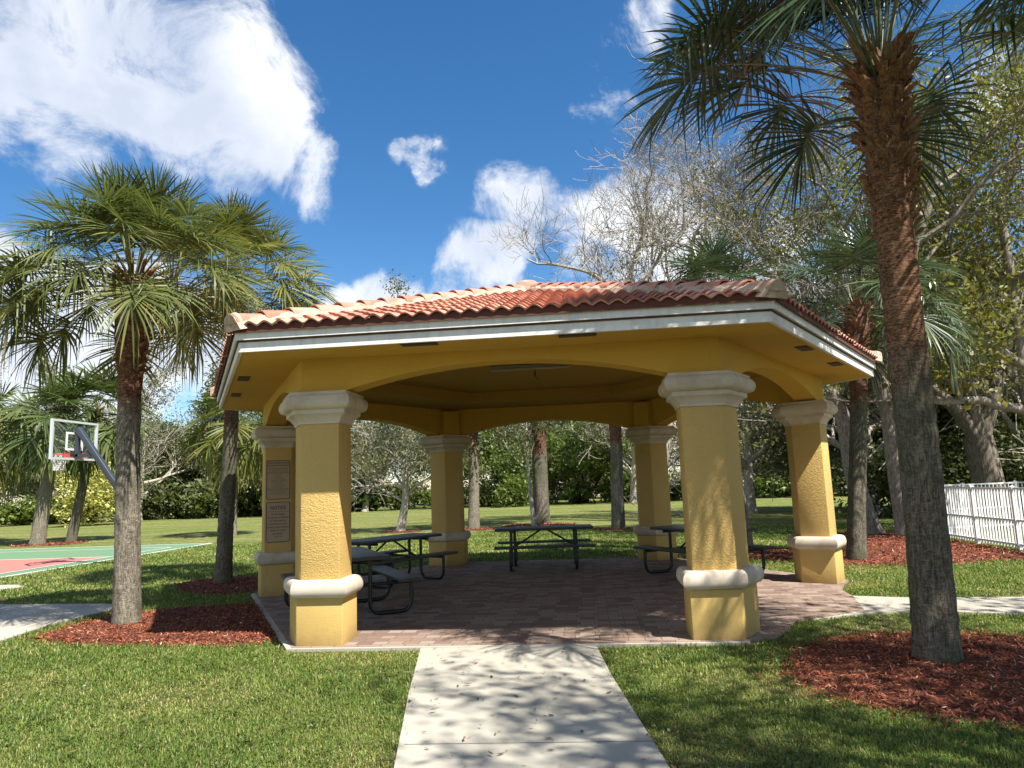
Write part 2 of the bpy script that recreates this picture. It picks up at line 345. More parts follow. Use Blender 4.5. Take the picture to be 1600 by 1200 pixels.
BRIGHT = leafmat('bright_green_leaf', [(0, (.035, .06, .014)), (.5, (.10, .145, .028)), (1, (.20, .245, .055))], .35)
YELLOW = leafmat('yellow_cream_leaf', [(0, (.10, .14, .03)), (.3, (.36, .36, .09)), (1, (.68, .64, .24))], .3)
YGREEN = leafmat('yellow_green_leaf', [(0, (.06, .07, .015)), (.45, (.13, .14, .032)), (.75, (.22, .205, .042)), (.9, (.36, .28, .05)), (1, (.44, .25, .05))], .4)
BROWNL = leafmat('dry_brown_leaf', [(0, (.07, .06, .035)), (.5, (.14, .12, .06)), (1, (.26, .2, .12))], .3)
def m_bark(name, c1, c2, c3, vs=(9, 9, 1.6), amt=.02, sc=1.0):
    m = mat(name, c1, .9, .15); nt = m.node_tree; a = noise(nt, coords(nt, 'Object', vs), 3*sc, 7, .7, .4); b = noise(nt, coords(nt), 2.2, 4, .6)
    c = ramp(nt, a, [(.34, c1), (.5, c2), (.68, c3)]); c = mixc(nt, math_(nt, 'MULTIPLY', b, .35), c, c1); setb(m, c, bump(nt, a, .9, amt)); return m
BARK = m_bark('grey_brown_bark', (.07, .055, .042), (.19, .16, .125), (.34, .30, .245))
BARK_MID = m_bark('ash_grey_bark', (.11, .09, .07), (.27, .235, .19), (.46, .41, .35), (7, 7, 2.5))
BARK_PALE = m_bark('pale_bark', (.20, .17, .13), (.40, .36, .30), (.56, .51, .44), (6, 6, 3))
BARK_DARK = m_bark('dark_bark', (.022, .017, .013), (.06, .048, .036), (.12, .10, .075))
def m_palmbark(name, zsplit, low, lowhi, high, highhi, green=0.0):
    m = mat(name, low, .95, .1); nt = m.node_tree; L = nt.links.new; v = coords(nt)
    ring = noise(nt, coords(nt, 'Object', (3.2, 3.2, 11)), 2.6, 8, .75, 2.4); vert = noise(nt, coords(nt, 'Object', (20, 20, 3.2)), 1.7, 8, .75, 1.5)
    h = math_(nt, 'ADD', math_(nt, 'MULTIPLY', ring, .42), math_(nt, 'MULTIPLY', vert, .58))
    hh = math_(nt, 'ADD', math_(nt, 'MULTIPLY', ring, .8), math_(nt, 'MULTIPLY', vert, .2))
    cl = ramp(nt, h, [(.42, tuple(x*.42 for x in low)), (.49, low), (.57, lowhi)]); ch = ramp(nt, hh, [(.42, tuple(x*.42 for x in high)), (.49, high), (.58, highhi)])
    sp = N(nt, 'ShaderNodeSeparateXYZ'); L(v, sp.inputs[0]); w = math_(nt, 'MULTIPLY_ADD', noise(nt, v, 1.6, 4), 1.6, sp.outputs[2])
    f = N(nt, 'ShaderNodeMapRange'); f.inputs['From Min'].default_value = zsplit+.6; f.inputs['From Max'].default_value = zsplit+1.0; L(w, f.inputs[0])
    c = mixc(nt, f.outputs[0], cl, ch)
    g = noise(nt, v, 1.1, 5, .65); gm = math_(nt, 'MULTIPLY', ramp(nt, g, [(.42, (0,0,0)), (.6, (1,1,1))]), green)
    gm = math_(nt, 'MULTIPLY', gm, math_(nt, 'SUBTRACT', 1.0, f.outputs[0])); c = mixc(nt, gm, c, mixc(nt, h, (.03, .035, .02), (.12, .14, .075)))
    setb(m, c, bump(nt, mixc(nt, f.outputs[0], h, hh), .8, .03)); return m
# ------------------------------------------------------------------ setting
def poly(name, pts, z, m, kind='structure', thick=0, label=None):
    n = len(pts); v = [(x, y, z) for x, y in pts]; f = [tuple(range(n))]
    if thick:
        v += [(x, y, z-thick) for x, y in pts]; f += [(i, i+n, (i+1) % n+n, (i+1) % n) for i in range(n)]
    o = mesh(name, v, f, m); bm = bmesh.new(); bm.from_mesh(o.data); bmesh.ops.recalc_face_normals(bm, faces=bm.faces)
    bmesh.ops.triangulate(bm, faces=[x for x in bm.faces if len(x.verts) > 4]); bm.to_mesh(o.data); bm.free()
    if o.data.polygons[0].normal.z < 0 and not thick: o.data.flip_normals()
    return tag(o, kind=kind)
GZ = -.035
poly('ground', [(-900, -900), (900, -900), (900, 1500), (-900, 1500)], GZ, GROUND)
def hexpts(r, z=None, a0=0):
    return [(r*cos(radians(a0+60*k)), r*sin(radians(a0+60*k))) if z is None else (r*cos(radians(a0+60*k)), r*sin(radians(a0+60*k)), z) for k in range(6)]
poly('pavilion_floor', hexpts(4.60), 0, PAVER, thick=.12)
poly('floor_edging', [(-2.335, 4.044), (-4.67, 0), (-2.335, -4.044), (2.3, -4.044), (2.1, -3.2), (-1.8, -3.2), (-3.8, 0), (-2.0, 3.4)], -.006, CONC, thick=.1)
APRON = [(2.25, -3.9), (2.6, -3.85), (3.02, -3.0), (3.55, -2.72), (3.95, -2.4), (4.15, -1.5), (4.2, -.9), (4.5, -.15), (4.0, -.5), (2.4, -3.3)]
poly('paver_apron', APRON, -.004, PAVER, thick=.1)
WALK = [(-.93, -4.05), (-.905, -4.02), (.80, -4.02), (.83, -4.05), (.95, -5.2), (1.21, -7.15), (1.62, -10.5), (2.0, -14), (0.2, -14), (-.10, -10.4), (-.36, -7.15), (-.66, -5.6)]
poly('front_walk', WALK, -.012, CONC, thick=.1)
WALKL = [(-6.13, -13), (-6.13, -3.4), (-6.30, -2.4), (-6.26, -1.7), (-6.2, -1.3), (-6.35, -.85), (-6.7, -.62), (-8.6, -.46), (-16, .3), (-16, -3.0), (-9.4, -3.0), (-8.5, -3.6), (-8.2, -4.6), (-8.2, -13)]
poly('left_walk', WALKL, -.012, CONC, thick=.1)
WALKL2 = [(-10.35, 1.2), (-10.1, 1.75), (-10.5, 2.1), (-15, 2.3), (-15, 1.3)]
poly('court_walk', WALKL2, -.012, CONC, thick=.1)
WALKR = [(3.2, -2.92), (3.9, -2.62), (4.5, -2.52), (5.45, -2.82), (8, -3.3), (16, -4.6), (16, -3.0), (8, -2.1), (6.1, -1.72), (4.85, -1.62), (4.12, -1.36)]
poly('right_walk', WALKR, -.012, CONC, thick=.1)
# joints as thin dark grooves on the walks
JOINT = mat('joint_groove', (.19, .17, .14), .95)
def joint(a, b, z=-.0085, w=.007):
    a = Vector((*a, z)); b = Vector((*b, z)); d = (b-a).normalized(); n = Vector((-d.y, d.x, 0))*w/2
    return [a-n, b-n, b+n, a+n]
mb = MB()
for a, b in (((-.40, -6.75), (1.17, -6.7)), ((-.2, -8.9), (1.42, -8.85)), ((-.1, -10.1), (1.55, -10.1)), ((-6.9, -.62), (-7.1, -2.98)), ((-8.9, -.45), (-8.9, -3)), ((-6.14, -5), (-8.18, -5)), ((5.45, -2.80), (5.3, -1.68)), ((6.9, -3.05), (6.9, -1.95)), ((8.4, -3.3), (8.4, -2.2))):
    mb.add(joint(a, b), [(0, 1, 2, 3)])
tag(mb.build('walk_joints', JOINT), kind='structure')
def m_court(name, c):
    m = mat(name, c, .8, .2); nt = m.node_tree; a = noise(nt, coords(nt), 1.4, 6, .65); setb(m, mixc(nt, math_(nt, 'MULTIPLY', a, .3), c, tuple(x*.6+.05 for x in c))); return m
CG = m_court('green_court_paint', (.12, .215, .115)); CRED = m_court('red_key_paint', (.42, .155, .125)); LINE = mat('white_line_paint', (.66, .66, .62), .7)
poly('basketball_court', [(-12.1, -14), (-12.1, 12.6), (-40, 12.6), (-40, -14)], -.02, CG, thick=.06)
poly('court_key', [(-12.75, 3.25), (-12.75, 8.1), (-18.6, 8.1), (-18.6, 3.25)], -.015, CRED)
mb = MB()
def line(x0, y0, x1, y1, z=-.010): mb.add([(x0, y0, z), (x1, y0, z), (x1, y1, z), (x0, y1, z)], [(0, 1, 2, 3)])
line(-12.80, -13, -12.74, 11.1); line(-39, 11.1, -12.74, 11.17); line(-18.6, 3.2, -12.8, 3.26); line(-18.6, 8.08, -12.8, 8.14); line(-18.66, 3.2, -18.6, 8.14); line(-12.2, -14, -12.1, 12.6, -.0155); line(-40, 12.5, -12.2, 12.6, -.0155)
tag(mb.build('court_markings', LINE), kind='structure')
# ------------------------------------------------------------------ gazebo
S = 4.5; L_ = .425; T_ = .41
def pent(ang, off, z):
    a = radians(ang); c = Vector((cos(a), sin(a), 0)); n = Vector((-sin(a), cos(a), 0))
    Ei, El = .5*L_, .866*L_; Ii, Il = .5*L_+.866*T_, .866*L_-.5*T_
    e = (off*.366, off*1.366); i = (-off, off*.577); P = []
    P.append(c*(S+off/cos(radians(30))))
    P.append(c*(S-Ei+e[0])+n*(El+e[1])); P.append(c*(S-Ii+i[0])+n*(Il+i[1]))
    P.append(c*(S-Ii+i[0])-n*(Il+i[1])); P.append(c*(S-Ei+e[0])-n*(El+e[1]))
    for p in P: p.z = z
    return P
gz = thing('gazebo', 'large yellow stucco hexagonal picnic pavilion with red clay tile roof and arched openings', 'pavilion')
CAPPROF = [(-.002, 2.315), (.014, 2.315), (.014, 2.335), (.024, 2.352), (.040, 2.378), (.064, 2.402), (.094, 2.420), (.094, 2.462), (.118, 2.470), (.142, 2.482), (.160, 2.502), (.170, 2.530), (.170, 2.562), (.162, 2.592), (.142, 2.618), (.126, 2.626), (.126, 2.655)]
RINGPROF = [(-.002, .478), (.052, .478), (.080, .490), (.100, .515), (.110, .548), (.110, .585), (.102, .618), (.084, .645), (.058, .660), (.03, .663), (-.002, .663)]
for k in range(6):
    ang = 60*k
    b = MB(); b.rings([pent(ang, .048, -.10), pent(ang, .048, .56)]); b2 = MB()
    col = b.build('column', STUCCO_SMOOTH, gz); bevel(col, .012)
    b = MB(); b.rings([pent(ang, 0, .5), pent(ang, 0, 2.36)]); o = b.build('shaft', STUCCO, col); bevel(o, .012)
    b = MB(); b.rings([pent(ang, q[0], q[1]) for q in CAPPROF]); o = b.build('capital', STONE, col); smooth(o.data, 28)
    b = MB(); b.rings([pent(ang, q[0], q[1]) for q in RINGPROF]); o = b.build('base_molding', STONE, col); smooth(o.data, 28)
    b = MB(); b.rings([pent(ang, -.004, 2.64), pent(ang, -.004, 3.16)]); o = b.build('pilaster', BEAM, col)
# arched beams
for k in range(6):
    a0 = radians(60*k); a1 = radians(60*k+60); A = Vector((cos(a0), sin(a0), 0)); B = Vector((cos(a1), sin(a1), 0))
    mid = ((A+B)/2).normalized(); n = 25; W = .30; b = MB()
    def pt(u, z, inn):   # u 0..1 along side, mitred
        s = S-inn/cos(radians(30)); p = A*s*(1-u)+B*s*u; p.z = z; return p
    def ptx(x, z, inn):  # x = distance along the side from vertex on the outer face; keep same lateral position
        u0 = x/S; ox = (u0-.5)*S; half = (S-inn/cos(radians(30)))/2; ox = max(-half, min(half, ox)); tdir = (B-A).normalized()
        p = mid*(S*cos(radians(30))-inn)+tdir*ox; p.z = z; return p
    xs = [0, .30]+[.42+(S-.84)*i/n for i in range(n+1)]+[S-.30, S]
    zs = []
    for x in xs:
        t = (x-.42)/(S-.84)
        if t <= 0 or t >= 1: zs.append(2.645)
        else:
            half = (S-.84)/2; rise = .265; R = (half*half+rise*rise)/(2*rise); d = (t-.5)*2*half; zs.append(2.645+sqrt(R*R-d*d)-(R-rise))
    Z1 = 3.22
    v = []
    for x, z in zip(xs, zs): v += [ptx(x, z, 0), ptx(x, 3.045, 0), ptx(x, z, W), ptx(x, Z1, W)]
    f = []
    for i in range(len(xs)-1):
        j = 4*i; f += [(j, j+4, j+5, j+1), (j+2, j+3, j+7, j+6), (j, j+2, j+6, j+4), (j+1, j+5, j+7, j+3)]
    b.add(v, f); o = b.build('arched_beam', BEAM, gz)
def hexring(mb, r0, z0, r1, z1):
    a = hexpts(r0, z0); c = hexpts(r1, z1); mb.add(a+c, [(i, (i+1) % 6, (i+1) % 6+6, i+6) for i in range(6)])
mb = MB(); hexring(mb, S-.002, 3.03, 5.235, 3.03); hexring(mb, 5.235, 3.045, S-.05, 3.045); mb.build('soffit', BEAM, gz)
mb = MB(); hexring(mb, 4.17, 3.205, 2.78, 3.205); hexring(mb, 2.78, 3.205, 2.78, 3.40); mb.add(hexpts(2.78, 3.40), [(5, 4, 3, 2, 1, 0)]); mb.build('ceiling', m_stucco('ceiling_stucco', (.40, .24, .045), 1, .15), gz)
mb = MB()
for (r0, z0, r1, z1) in ((5.23, 3.018, 5.272, 3.018), (5.272, 3.018, 5.272, 3.118), (5.272, 3.118, 5.2, 3.118), (5.2, 3.118, 5.23, 3.018)): hexring(mb, r0, z0, r1, z1)
for (r0, z0, r1, z1) in ((5.27, 3.136, 5.315, 3.136), (5.315, 3.136, 5.315, 3.222), (5.315, 3.222, 5.27, 3.222), (5.27, 3.222, 5.27, 3.136)): hexring(mb, r0, z0, r1, z1)
mb.build('fascia_board', WHITE, gz)
mb = MB()
for (r0, z0, r1, z1) in ((5.2, 3.119, 5.288, 3.119), (5.288, 3.119, 5.288, 3.1355), (5.288, 3.1355, 5.2, 3.1355)): hexring(mb, r0, z0, r1, z1)
mb.build('trim_strip', WOOD, gz)
VENT = mat('dark_vent_screen', (.09, .07, .045), .8)
def m_vent():
    nt = VENT.node_tree; v = coords(nt); w = N(nt, 'ShaderNodeTexWave', bands_direction='X'); w.inputs['Scale'].default_value = 30; nt.links.new(v, w.inputs[0]); setb(VENT, ramp(nt, w.outputs[0], [(.3, (.03, .022, .015)), (.7, (.15, .11, .07))]))
m_vent()
for k in range(6):
    am = radians(60*k+30); m_ = Vector((cos(am), sin(am), 0)); t_ = Vector((-sin(am), cos(am), 0))
    for s in (-1, 1):
        b = MB(); c = m_*4.40+t_*s*.80; mt = Matrix.Translation((c.x, c.y, 3.024)) @ Matrix.Rotation(am, 4, 'Z'); b.box(-.055, -.17, -.004, .055, .17, .004, mt); b.box(-.07, -.19, .001, .07, .19, .0055, mt); b.build('soffit_vent', VENT, gz)
# roof slopes
RE, ZE, ZA = 5.368, 3.240, 4.70
RI = RE*cos(radians(30)); SL = sqrt(RI*RI+(ZA-ZE)**2); TAN = (ZA-ZE)/RI
rng = random.Random(3)
def tile_h(u):
    return .040*(.5-.5*cos(2*pi*u/.16))**.72
def roof_slope(k):
    am = radians(60*k+30); m_ = Vector((cos(am), sin(am), 0)); t_ = Vector((-sin(am), cos(am), 0))
    up = (Vector((0, 0, ZA-ZE))-m_*RI).normalized(); nn = t_.cross(up).normalized()
    if nn.z < 0: nn = -nn
    base = m_*RI+Vector((0, 0, ZE)); V = []; F = []; UV = []
    W2 = .32; pitch = .16; co = .33; ncourse = int(SL/co)+1
    for j in range(ncourse):
        v0 = j*co; hw = RE/2*(1-max(0, v0-.1)/SL)+.25
        n0 = int(hw/W2)+1
        for i in range(-n0, n0):
            ju = rng.uniform(-.004, .004); jz = rng.uniform(-.004, .005); jt = rng.uniform(-.004, .004)
            us = np.linspace(0, W2, 25)
            rows = [(v0, .032), (v0+.10, .027), (v0+.22, .018), (v0+co+.02, .004)]
            b0 = len(V)
            for r, (vv, hh) in enumerate(rows):
                for u in us:
                    h = tile_h(u)
                    p = base+t_*(i*W2+u+ju)+up*vv+nn*(h+hh+jz+jt*(u/W2-.5)*2); V.append(tuple(p)); UV.append((i*W2+min(max(u, .005), W2-.005)+40*.32, v0+.05+(vv-v0)*.5))
            for r in range(3):
                for q in range(24):
                    a = b0+r*25+q; F.append((a, a+1, a+26, a+25))
            # front lip
            b1 = len(V)
            for u in us:
                h = tile_h(u)
                p = base+t_*(i*W2+u+ju)+up*(v0+.004)+nn*(h+.014); V.append(tuple(p)); UV.append((i*W2+min(max(u, .005), W2-.005)+40*.32, v0+.05))
            for q in range(24): F.append((b0+q+1, b0+q, b1+q, b1+q+1))
    me = bpy.data.meshes.new('roof_slope'); me.from_pydata(V, [], F); l = me.uv_layers.new(name='UVMap')
    vi = np.zeros(len(me.loops), dtype=np.int32); me.loops.foreach_get('vertex_index', vi); l.data.foreach_set('uv', np.asarray(UV, dtype=np.float32)[vi].ravel())
    bm = bmesh.new(); bm.from_mesh(me)
    for s in (-1, 1):
        ah = radians(60*k+30+30*s); pn = Vector((-sin(ah), cos(ah), 0))*s
        bmesh.ops.bisect_plane(bm, geom=bm.verts[:]+bm.edges[:]+bm.faces[:], plane_co=(0, 0, 0), plane_no=pn, clear_outer=True)
    bm.to_mesh(me); bm.free(); me.materials.append(TILE); smooth(me, 50); me.update()
    o = bpy.data.objects.new('roof_slope', me); C.objects.link(o); o.parent = gz; return o
for k in range(6): roof_slope(k)
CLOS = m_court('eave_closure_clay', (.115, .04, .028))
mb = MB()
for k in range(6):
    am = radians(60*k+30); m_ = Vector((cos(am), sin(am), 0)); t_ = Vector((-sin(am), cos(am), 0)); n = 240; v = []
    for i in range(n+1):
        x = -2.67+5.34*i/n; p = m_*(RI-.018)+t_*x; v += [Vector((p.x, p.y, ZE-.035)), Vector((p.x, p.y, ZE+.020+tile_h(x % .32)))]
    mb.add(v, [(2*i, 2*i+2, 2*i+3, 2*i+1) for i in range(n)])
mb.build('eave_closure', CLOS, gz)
mb = MB(); hexring(mb, 5.33, ZE-.012, 5.24, 3.226); mb.add(hexpts(5.33, ZE-.01)+[(0, 0, ZA-.02)], [(i, (i+1) % 6, 6) for i in range(6)]); mb.build('roof_deck', WOOD, gz)
# hip ridges
for k in range(6):
    a = radians(60*k); c = Vector((cos(a), sin(a), 0)); n = Vector((-sin(a), cos(a), 0)); e0 = c*RE+Vector((0, 0, ZE)); e1 = Vector((0, 0, ZA))
    up = (e1-e0).normalized(); nn = n.cross(up).normalized(); nn = nn if nn.z > 0 else -nn
    # mortar bed
    mb = MB(); N_ = 40; r = []
    for i in range(N_+1):
        p = e0.lerp(e1, i/N_*.99)+up*.01; w = .16+rng.uniform(-.018, .018); h = .10
        r.append([p-n*w-nn*.02, p-n*(w-.035)+nn*(.055+rng.uniform(-.01, .01)), p-n*.08+nn*h, p+n*.08+nn*h, p+n*(w-.035)+nn*(.055+rng.uniform(-.01, .01)), p+n*w-nn*.02])
    mb.rings(r); mo = mb.build('ridge_mortar', MORTAR, gz)
    Lh = (e1-e0).length; m = int(Lh/.36)
    for i in range(m):
        mb = MB(); s0 = .02+i*.36; r = []
        for j, (ds, rr, lift) in enumerate(((0, .115, .046), (.05, .113, .044), (.40, .090, .032))):
            ring = []; p = e0+up*(s0+ds)+nn*lift
            for q in range(11):
                t = pi*q/10; ring.append(p+n*rr*cos(t)+nn*rr*1.02*sin(t))
            for q in range(10, -1, -1):
                t = pi*q/10; ring.append(p+n*(rr-.016)*cos(t)+nn*(rr-.016)*1.02*sin(t))
            r.append(ring)
        mb.rings(r, cap=False)
        for off in (0, 2*22):
            for q in range(10):
                f = (off+q, off+q+1, off+20-q, off+21-q); mb.f.append(f if off else tuple(reversed(f)))
        o = mb.build('ridge_cap', CAP, gz, 50)
    # mortar stop at the eave end
    mb = MB(); r = []
    for ds, rr in ((-.02, .06), (-.012, .105), (.06, .118)):
        p = e0+up*(.02+ds)+nn*.05; r.append([p+n*rr*cos(pi*q/10)+nn*rr*sin(pi*q/10)*(1.0) for q in range(11)])
    mb.rings(r); mb.build('end_plug', MORTAR, gz, 60)
mb = MB(); mb.rings([[Vector((r*cos(2*pi*q/16), r*sin(2*pi*q/16), z)) for q in range(16)] for r, z in ((.26, ZA-.02), (.23, ZA+.10), (.15, ZA+.165), (.03, ZA+.18))]); mb.build('apex_mortar', CAP, gz, 60)
# ceiling lamp with dangling wire
LAMP = mat('grey_lamp_housing', (.22, .19, .13), .5); DARK = mat('black_wire', (.012, .012, .012), .5)
ll = thing('ceiling_lamp', 'long pale fluorescent strip lamp fixed under the pavilion ceiling with a loose wire', 'lamp', (.03, -.6, 3.40))
b = MB(); b.box(-.62, -.065, -.05, .62, .065, -.004); bevel(b.build('housing', LAMP, ll), .008); b = MB(); b.box(-.60, -.05, -.078, .60, .05, -.0505); bevel(b.build('diffuser', mat('lamp_diffuser', (.30, .26, .19), .4), ll), .012)
b = MB(); b.tube(catmull([(.08, 0, -.078), (.085, .01, -.12), (.07, 0, -.17), (.09, -.01, -.2), (.13, .02, -.235)], 4), .004, 5); b.tube([(.075, 0, -.12), (.075, 0, -.19)], .011, 6); b.build('wire', DARK, ll)
# ------------------------------------------------------------------ notice boards on the left column
SIGNM = mat('tan_sign_plate', (.40, .30, .19), .55); SIGNT = mat('dark_brown_lettering', (.045, .025, .018), .6)
def rrect(w, h, r, z, n=5):
    p = []
    for cx, cy, a0 in ((w/2-r, h/2-r, 0), (-w/2+r, h/2-r, 90), (-w/2+r, -h/2+r, 180), (w/2-r, -h/2+r, 270)):
        for i in range(n+1):
            a = radians(a0+90*i/n); p.append(Vector((cx+r*cos(a), cy+r*sin(a), z)))
    return p
P5 = pent(180, 0, 0); fmid = None
def face_mid(ang):  # end face of column ang with normal ang+120 (E at index 1, I at index 2)
    P = pent(ang, 0, 0); return (P[1]+P[2])/2, (P[2]-P[1]).normalized()
def sign(name, label, zc, w, h, lines):
    P = pent(180, 0, 0); mid = (P[1]+P[2])/2; nrm = Vector((cos(radians(300)), sin(radians(300)), 0)); xd = Vector((0, 0, 1)).cross(nrm)*1.0
    if xd.x < 0: xd = -xd
    o = thing(name, label, 'sign'); mw = Matrix((xd, Vector((0, 0, 1)), nrm)).transposed().to_4x4(); mw.translation = mid+nrm*.003+Vector((0, 0, zc)); o.matrix_world = mw
    b = MB(); b.rings([rrect(w, h, .035, 0), rrect(w, h, .035, .006)]); b.build('plate', SIGNM, o)
    b = MB(); ro = rrect(w-.012, h-.012, .032, .0075); ri = rrect(w-.030, h-.030, .026, .0075); n = len(ro); b.add(ro+ri, [(i, (i+1) % n, (i+1) % n+n, i+n) for i in range(n)])
    b.build('border', SIGNT, o)
    y = h/2
    for txt, size, dy, wmax in lines:
        y -= dy
        if txt == '-': 
            b = MB(); b.box(-w/2+.012, y-.002, .0064, w/2-.012, y+.002, .0078); b.build('rule_line', SIGNT, o); continue
        cu_ = bpy.data.curves.new('t', 'FONT'); cu_.body = txt; cu_.size = size; cu_.align_x = 'CENTER'; cu_.align_y = 'CENTER'; cu_.offset = size*.012 if size > .03 else 0
        to = bpy.data.objects.new('t', cu_); C.objects.link(to); bpy.context.view_layer.update()
        me = bpy.data.meshes.new_from_object(to.evaluated_get(bpy.context.evaluated_depsgraph_get())); bpy.data.objects.remove(to); bpy.data.curves.remove(cu_)
        xs = [v.co.x for v in me.vertices]; wd = max(xs)-min(xs); sx = min(1.0, wmax/wd) if wmax else 1
        for v in me.vertices: v.co = Vector((v.co.x*sx, v.co.y+y, v.co.z+.0082))
        me.materials.append(SIGNT); t = bpy.data.objects.new('lettering', me); C.objects.link(t); t.parent = o
    return o
sign('rules_sign', 'brown rules sign with small print, upper of two plates on the left column', 1.80, .375, .63,
     [('RULES AND REGULATIONS', .036, .045, .32), ('FOR USE OF THIS PAVILION', .034, .042, .33), ('RESIDENTS AND THEIR GUESTS ONLY AT ALL TIMES', .02, .045, .31), ('NO GLASS CONTAINERS OR OPEN FIRES', .02, .028, .28), ('ALL TRASH MUST BE PLACED IN BINS PROVIDED', .02, .028, .32), ('-', 0, .018, 0),
      ('NO SMOKING', .02, .03, .16), ('NO PETS', .02, .028, .1), ('NO LOUD MUSIC', .02, .03, .16), ('NO BICYCLES OR SKATING', .02, .028, .24), ('NO MOTOR VEHICLES', .02, .028, .2), ('NO SOLICITING', .02, .028, .1), ('NO ALCOHOLIC DRINKS', .02, .03, .2), ('OPEN UNTIL DUSK', .02, .028, .14), ('-', 0, .02, 0),
      ('RESERVATIONS THROUGH THE OFFICE', .019, .026, .31), ('USE AT YOUR OWN RISK', .019, .03, .3), ('NOT RESPONSIBLE FOR LOST ITEMS', .019, .028, .3)])
sign('notice_sign', 'tan sign headed NOTICE, lower of two plates on the left column', 1.135, .375, .64,
     [('NOTICE', .075, .10, .23), ('-', 0, .055, 0), ('NO ORGANIZED', .031, .045, .2), ('PARTIES OR GATHERINGS', .031, .052, .33), ('IN THIS PAVILION', .031, .05, .26), ('OR RECREATION AREA', .031, .05, .28), ('WITHOUT PRIOR APPROVAL', .031, .052, .34), ('FROM THE OFFICE', .031, .05, .24), ('ENFORCED', .031, .05, .18), ('THANK YOU', .024, .045, .15)])
# ------------------------------------------------------------------ picnic tables
def m_table():
    m = mat('black_coated_mesh', (.018, .02, .019), .42, .5); nt = m.node_tree; v = coords(nt, 'Object', (1, 1.7, 1))
    vo = N(nt, 'ShaderNodeTexVoronoi'); vo.inputs['Scale'].default_value = 42; vo.inputs['Randomness'].default_value = 0; nt.links.new(v, vo.inputs['Vector'])
    d = N(nt, 'ShaderNodeMapRange'); d.inputs['From Min'].default_value = .2; d.inputs['From Max'].default_value = .34; nt.links.new(vo.outputs[0], d.inputs[0])
    g = noise(nt, coords(nt), 5, 5, .7); c = mixc(nt, d.outputs[0], (.006, .007, .006), mixc(nt, g, (.02, .024, .022), (.06, .062, .056))); setb(m, c, bump(nt, d.outputs[0], .6, .004)); return m
TMESH = m_table(); TUBE = mat('black_powder_coat', (.012, .013, .013), .35, .5)
def table_slab(w, d, z, th):
    b = MB(); b.rings([rrect(w, d, .035, z), rrect(w, d, .035, z+th)]); return b
def make_table(label):
    t = thing('picnic_table', label, 'picnic table', group='picnic tables under the pavilion')
    bevel(table_slab(1.86, .76, .715, .045).build('tabletop', TMESH, t), .008)
    for s in (-1, 1):
        b = table_slab(1.86, .27, .415, .04); b.v = [(x, y+s*.62, z) for x, y, z in b.v]; bevel(b.build('bench', TMESH, t), .008)
    for sx in (-1, 1):
        for s in (-1, 1):
            x = sx*.60+s*.028; b = MB()
            pts = [(x, s*.17, .71), (x, s*.17, .45), (x, s*.17, .17), (x, s*.19, .09), (x, s*.24, .04), (x, s*.31, .027), (x, s*.45, .027), (x, s*.57, .027), (x, s*.64, .04), (x, s*.69, .09), (x, s*.71, .17), (x, s*.71, .41)]
            b.tube(catmull(pts, 4), .027, 10); b.build('leg', TUBE, t, 50)
        b = MB(); x = sx*.60; b.tube([(x, -.70, .385), (x, .70, .385)], .022, 8); b.tube([(x, -.33, .69), (x, .33, .69)], .022, 8); b.build('crossbar', TUBE, t, 50)
        b = MB(); b.tube([(sx*.60, 0, .385), (sx*.07, 0, .70)], .018, 8); b.build('brace', TUBE, t, 50)
    return t
def copy_tree(o, parent=None):
    c = o.copy(); C.objects.link(c)
    if parent: c.parent = parent
    for ch in list(o.children): copy_tree(ch, c)
    return c
tb = make_table('black mesh picnic table standing alone before the back arch, between the two rear columns')
spots = [((-.07, 2.66), 4, None), ((-2.46, -1.80), 120, 'black mesh picnic table half hidden by the front left column, its bench poking out'),
         ((-2.64, 1.01), 59, 'black mesh picnic table reaching towards the back left column, braces in clear view'), ((2.66, 1.03), 121, 'black mesh picnic table mostly hidden behind the front right column')]
for i, ((x, y), a, lb) in enumerate(spots):
    t = tb if i == 0 else copy_tree(tb)
    t.location = (x, y, 0); t.rotation_euler = (0, 0, radians(a))
    if lb: t['label'] = lb
# ------------------------------------------------------------------ basketball hoop
hp = thing('basketball_hoop', 'basketball hoop with clear backboard on a slanting black arm beside the green court', 'basketball hoop', (-12.15, 5.66, 0))
b = MB(); b.beam((1.55, 0, -.1), (1.55, 0, 1.55), .15, .15); bevel(b.build('pole', TUBE, hp), .015)
STEEL = mat('dark_painted_steel', (.035, .042, .055), .45, .5)
b = MB(); b.beam((1.58, 0, 1.40), (.08, 0, 3.42), .14, .14); bevel(b.build('arm', STEEL, hp), .012)
b = MB(); b.beam((.6, 0, 2.74), (.06, 0, 2.72), .09, .09); b.beam((.08, 0, 2.70), (.08, 0, 3.40), .09, .09); b.build('bracket', STEEL, hp)
GL = mat('backboard_glass', (.8, .9, .88), .05, .5); gnt = GL.node_tree; pb = gnt.nodes['Principled BSDF']; pb.inputs['Alpha'].default_value = .05; pb.inputs['Base Color'].default_value = (.3, .4, .38, 1)
ALU = mat('aluminium_frame', (.62, .66, .66), .35, .5, .3)
bb = MB().box(-.012, -.80, 2.66, .0, .80, 3.58).build('backboard', GL, hp)
b = MB(); [b.box(-.035, y0, z0, .03, y1, z1) for y0, z0, y1, z1 in ((-.83, 2.62, .83, 2.67), (-.83, 3.56, .83, 3.61), (-.83, 2.671, -.78, 3.559), (.78, 2.671, .83, 3.559))]; b.build('frame', ALU, bb)
b = MB(); [b.box(-.02, y0, z0, .004, y1, z1) for y0, z0, y1, z1 in ((-.30, 2.86, .30, 2.91), (-.30, 3.27, .30, 3.32), (-.30, 2.911, -.25, 3.269), (.25, 2.911, .30, 3.269))]; b.build('target_square', LINE, bb)
REDP = mat('red_rim_paint', (.5, .06, .035), .4)
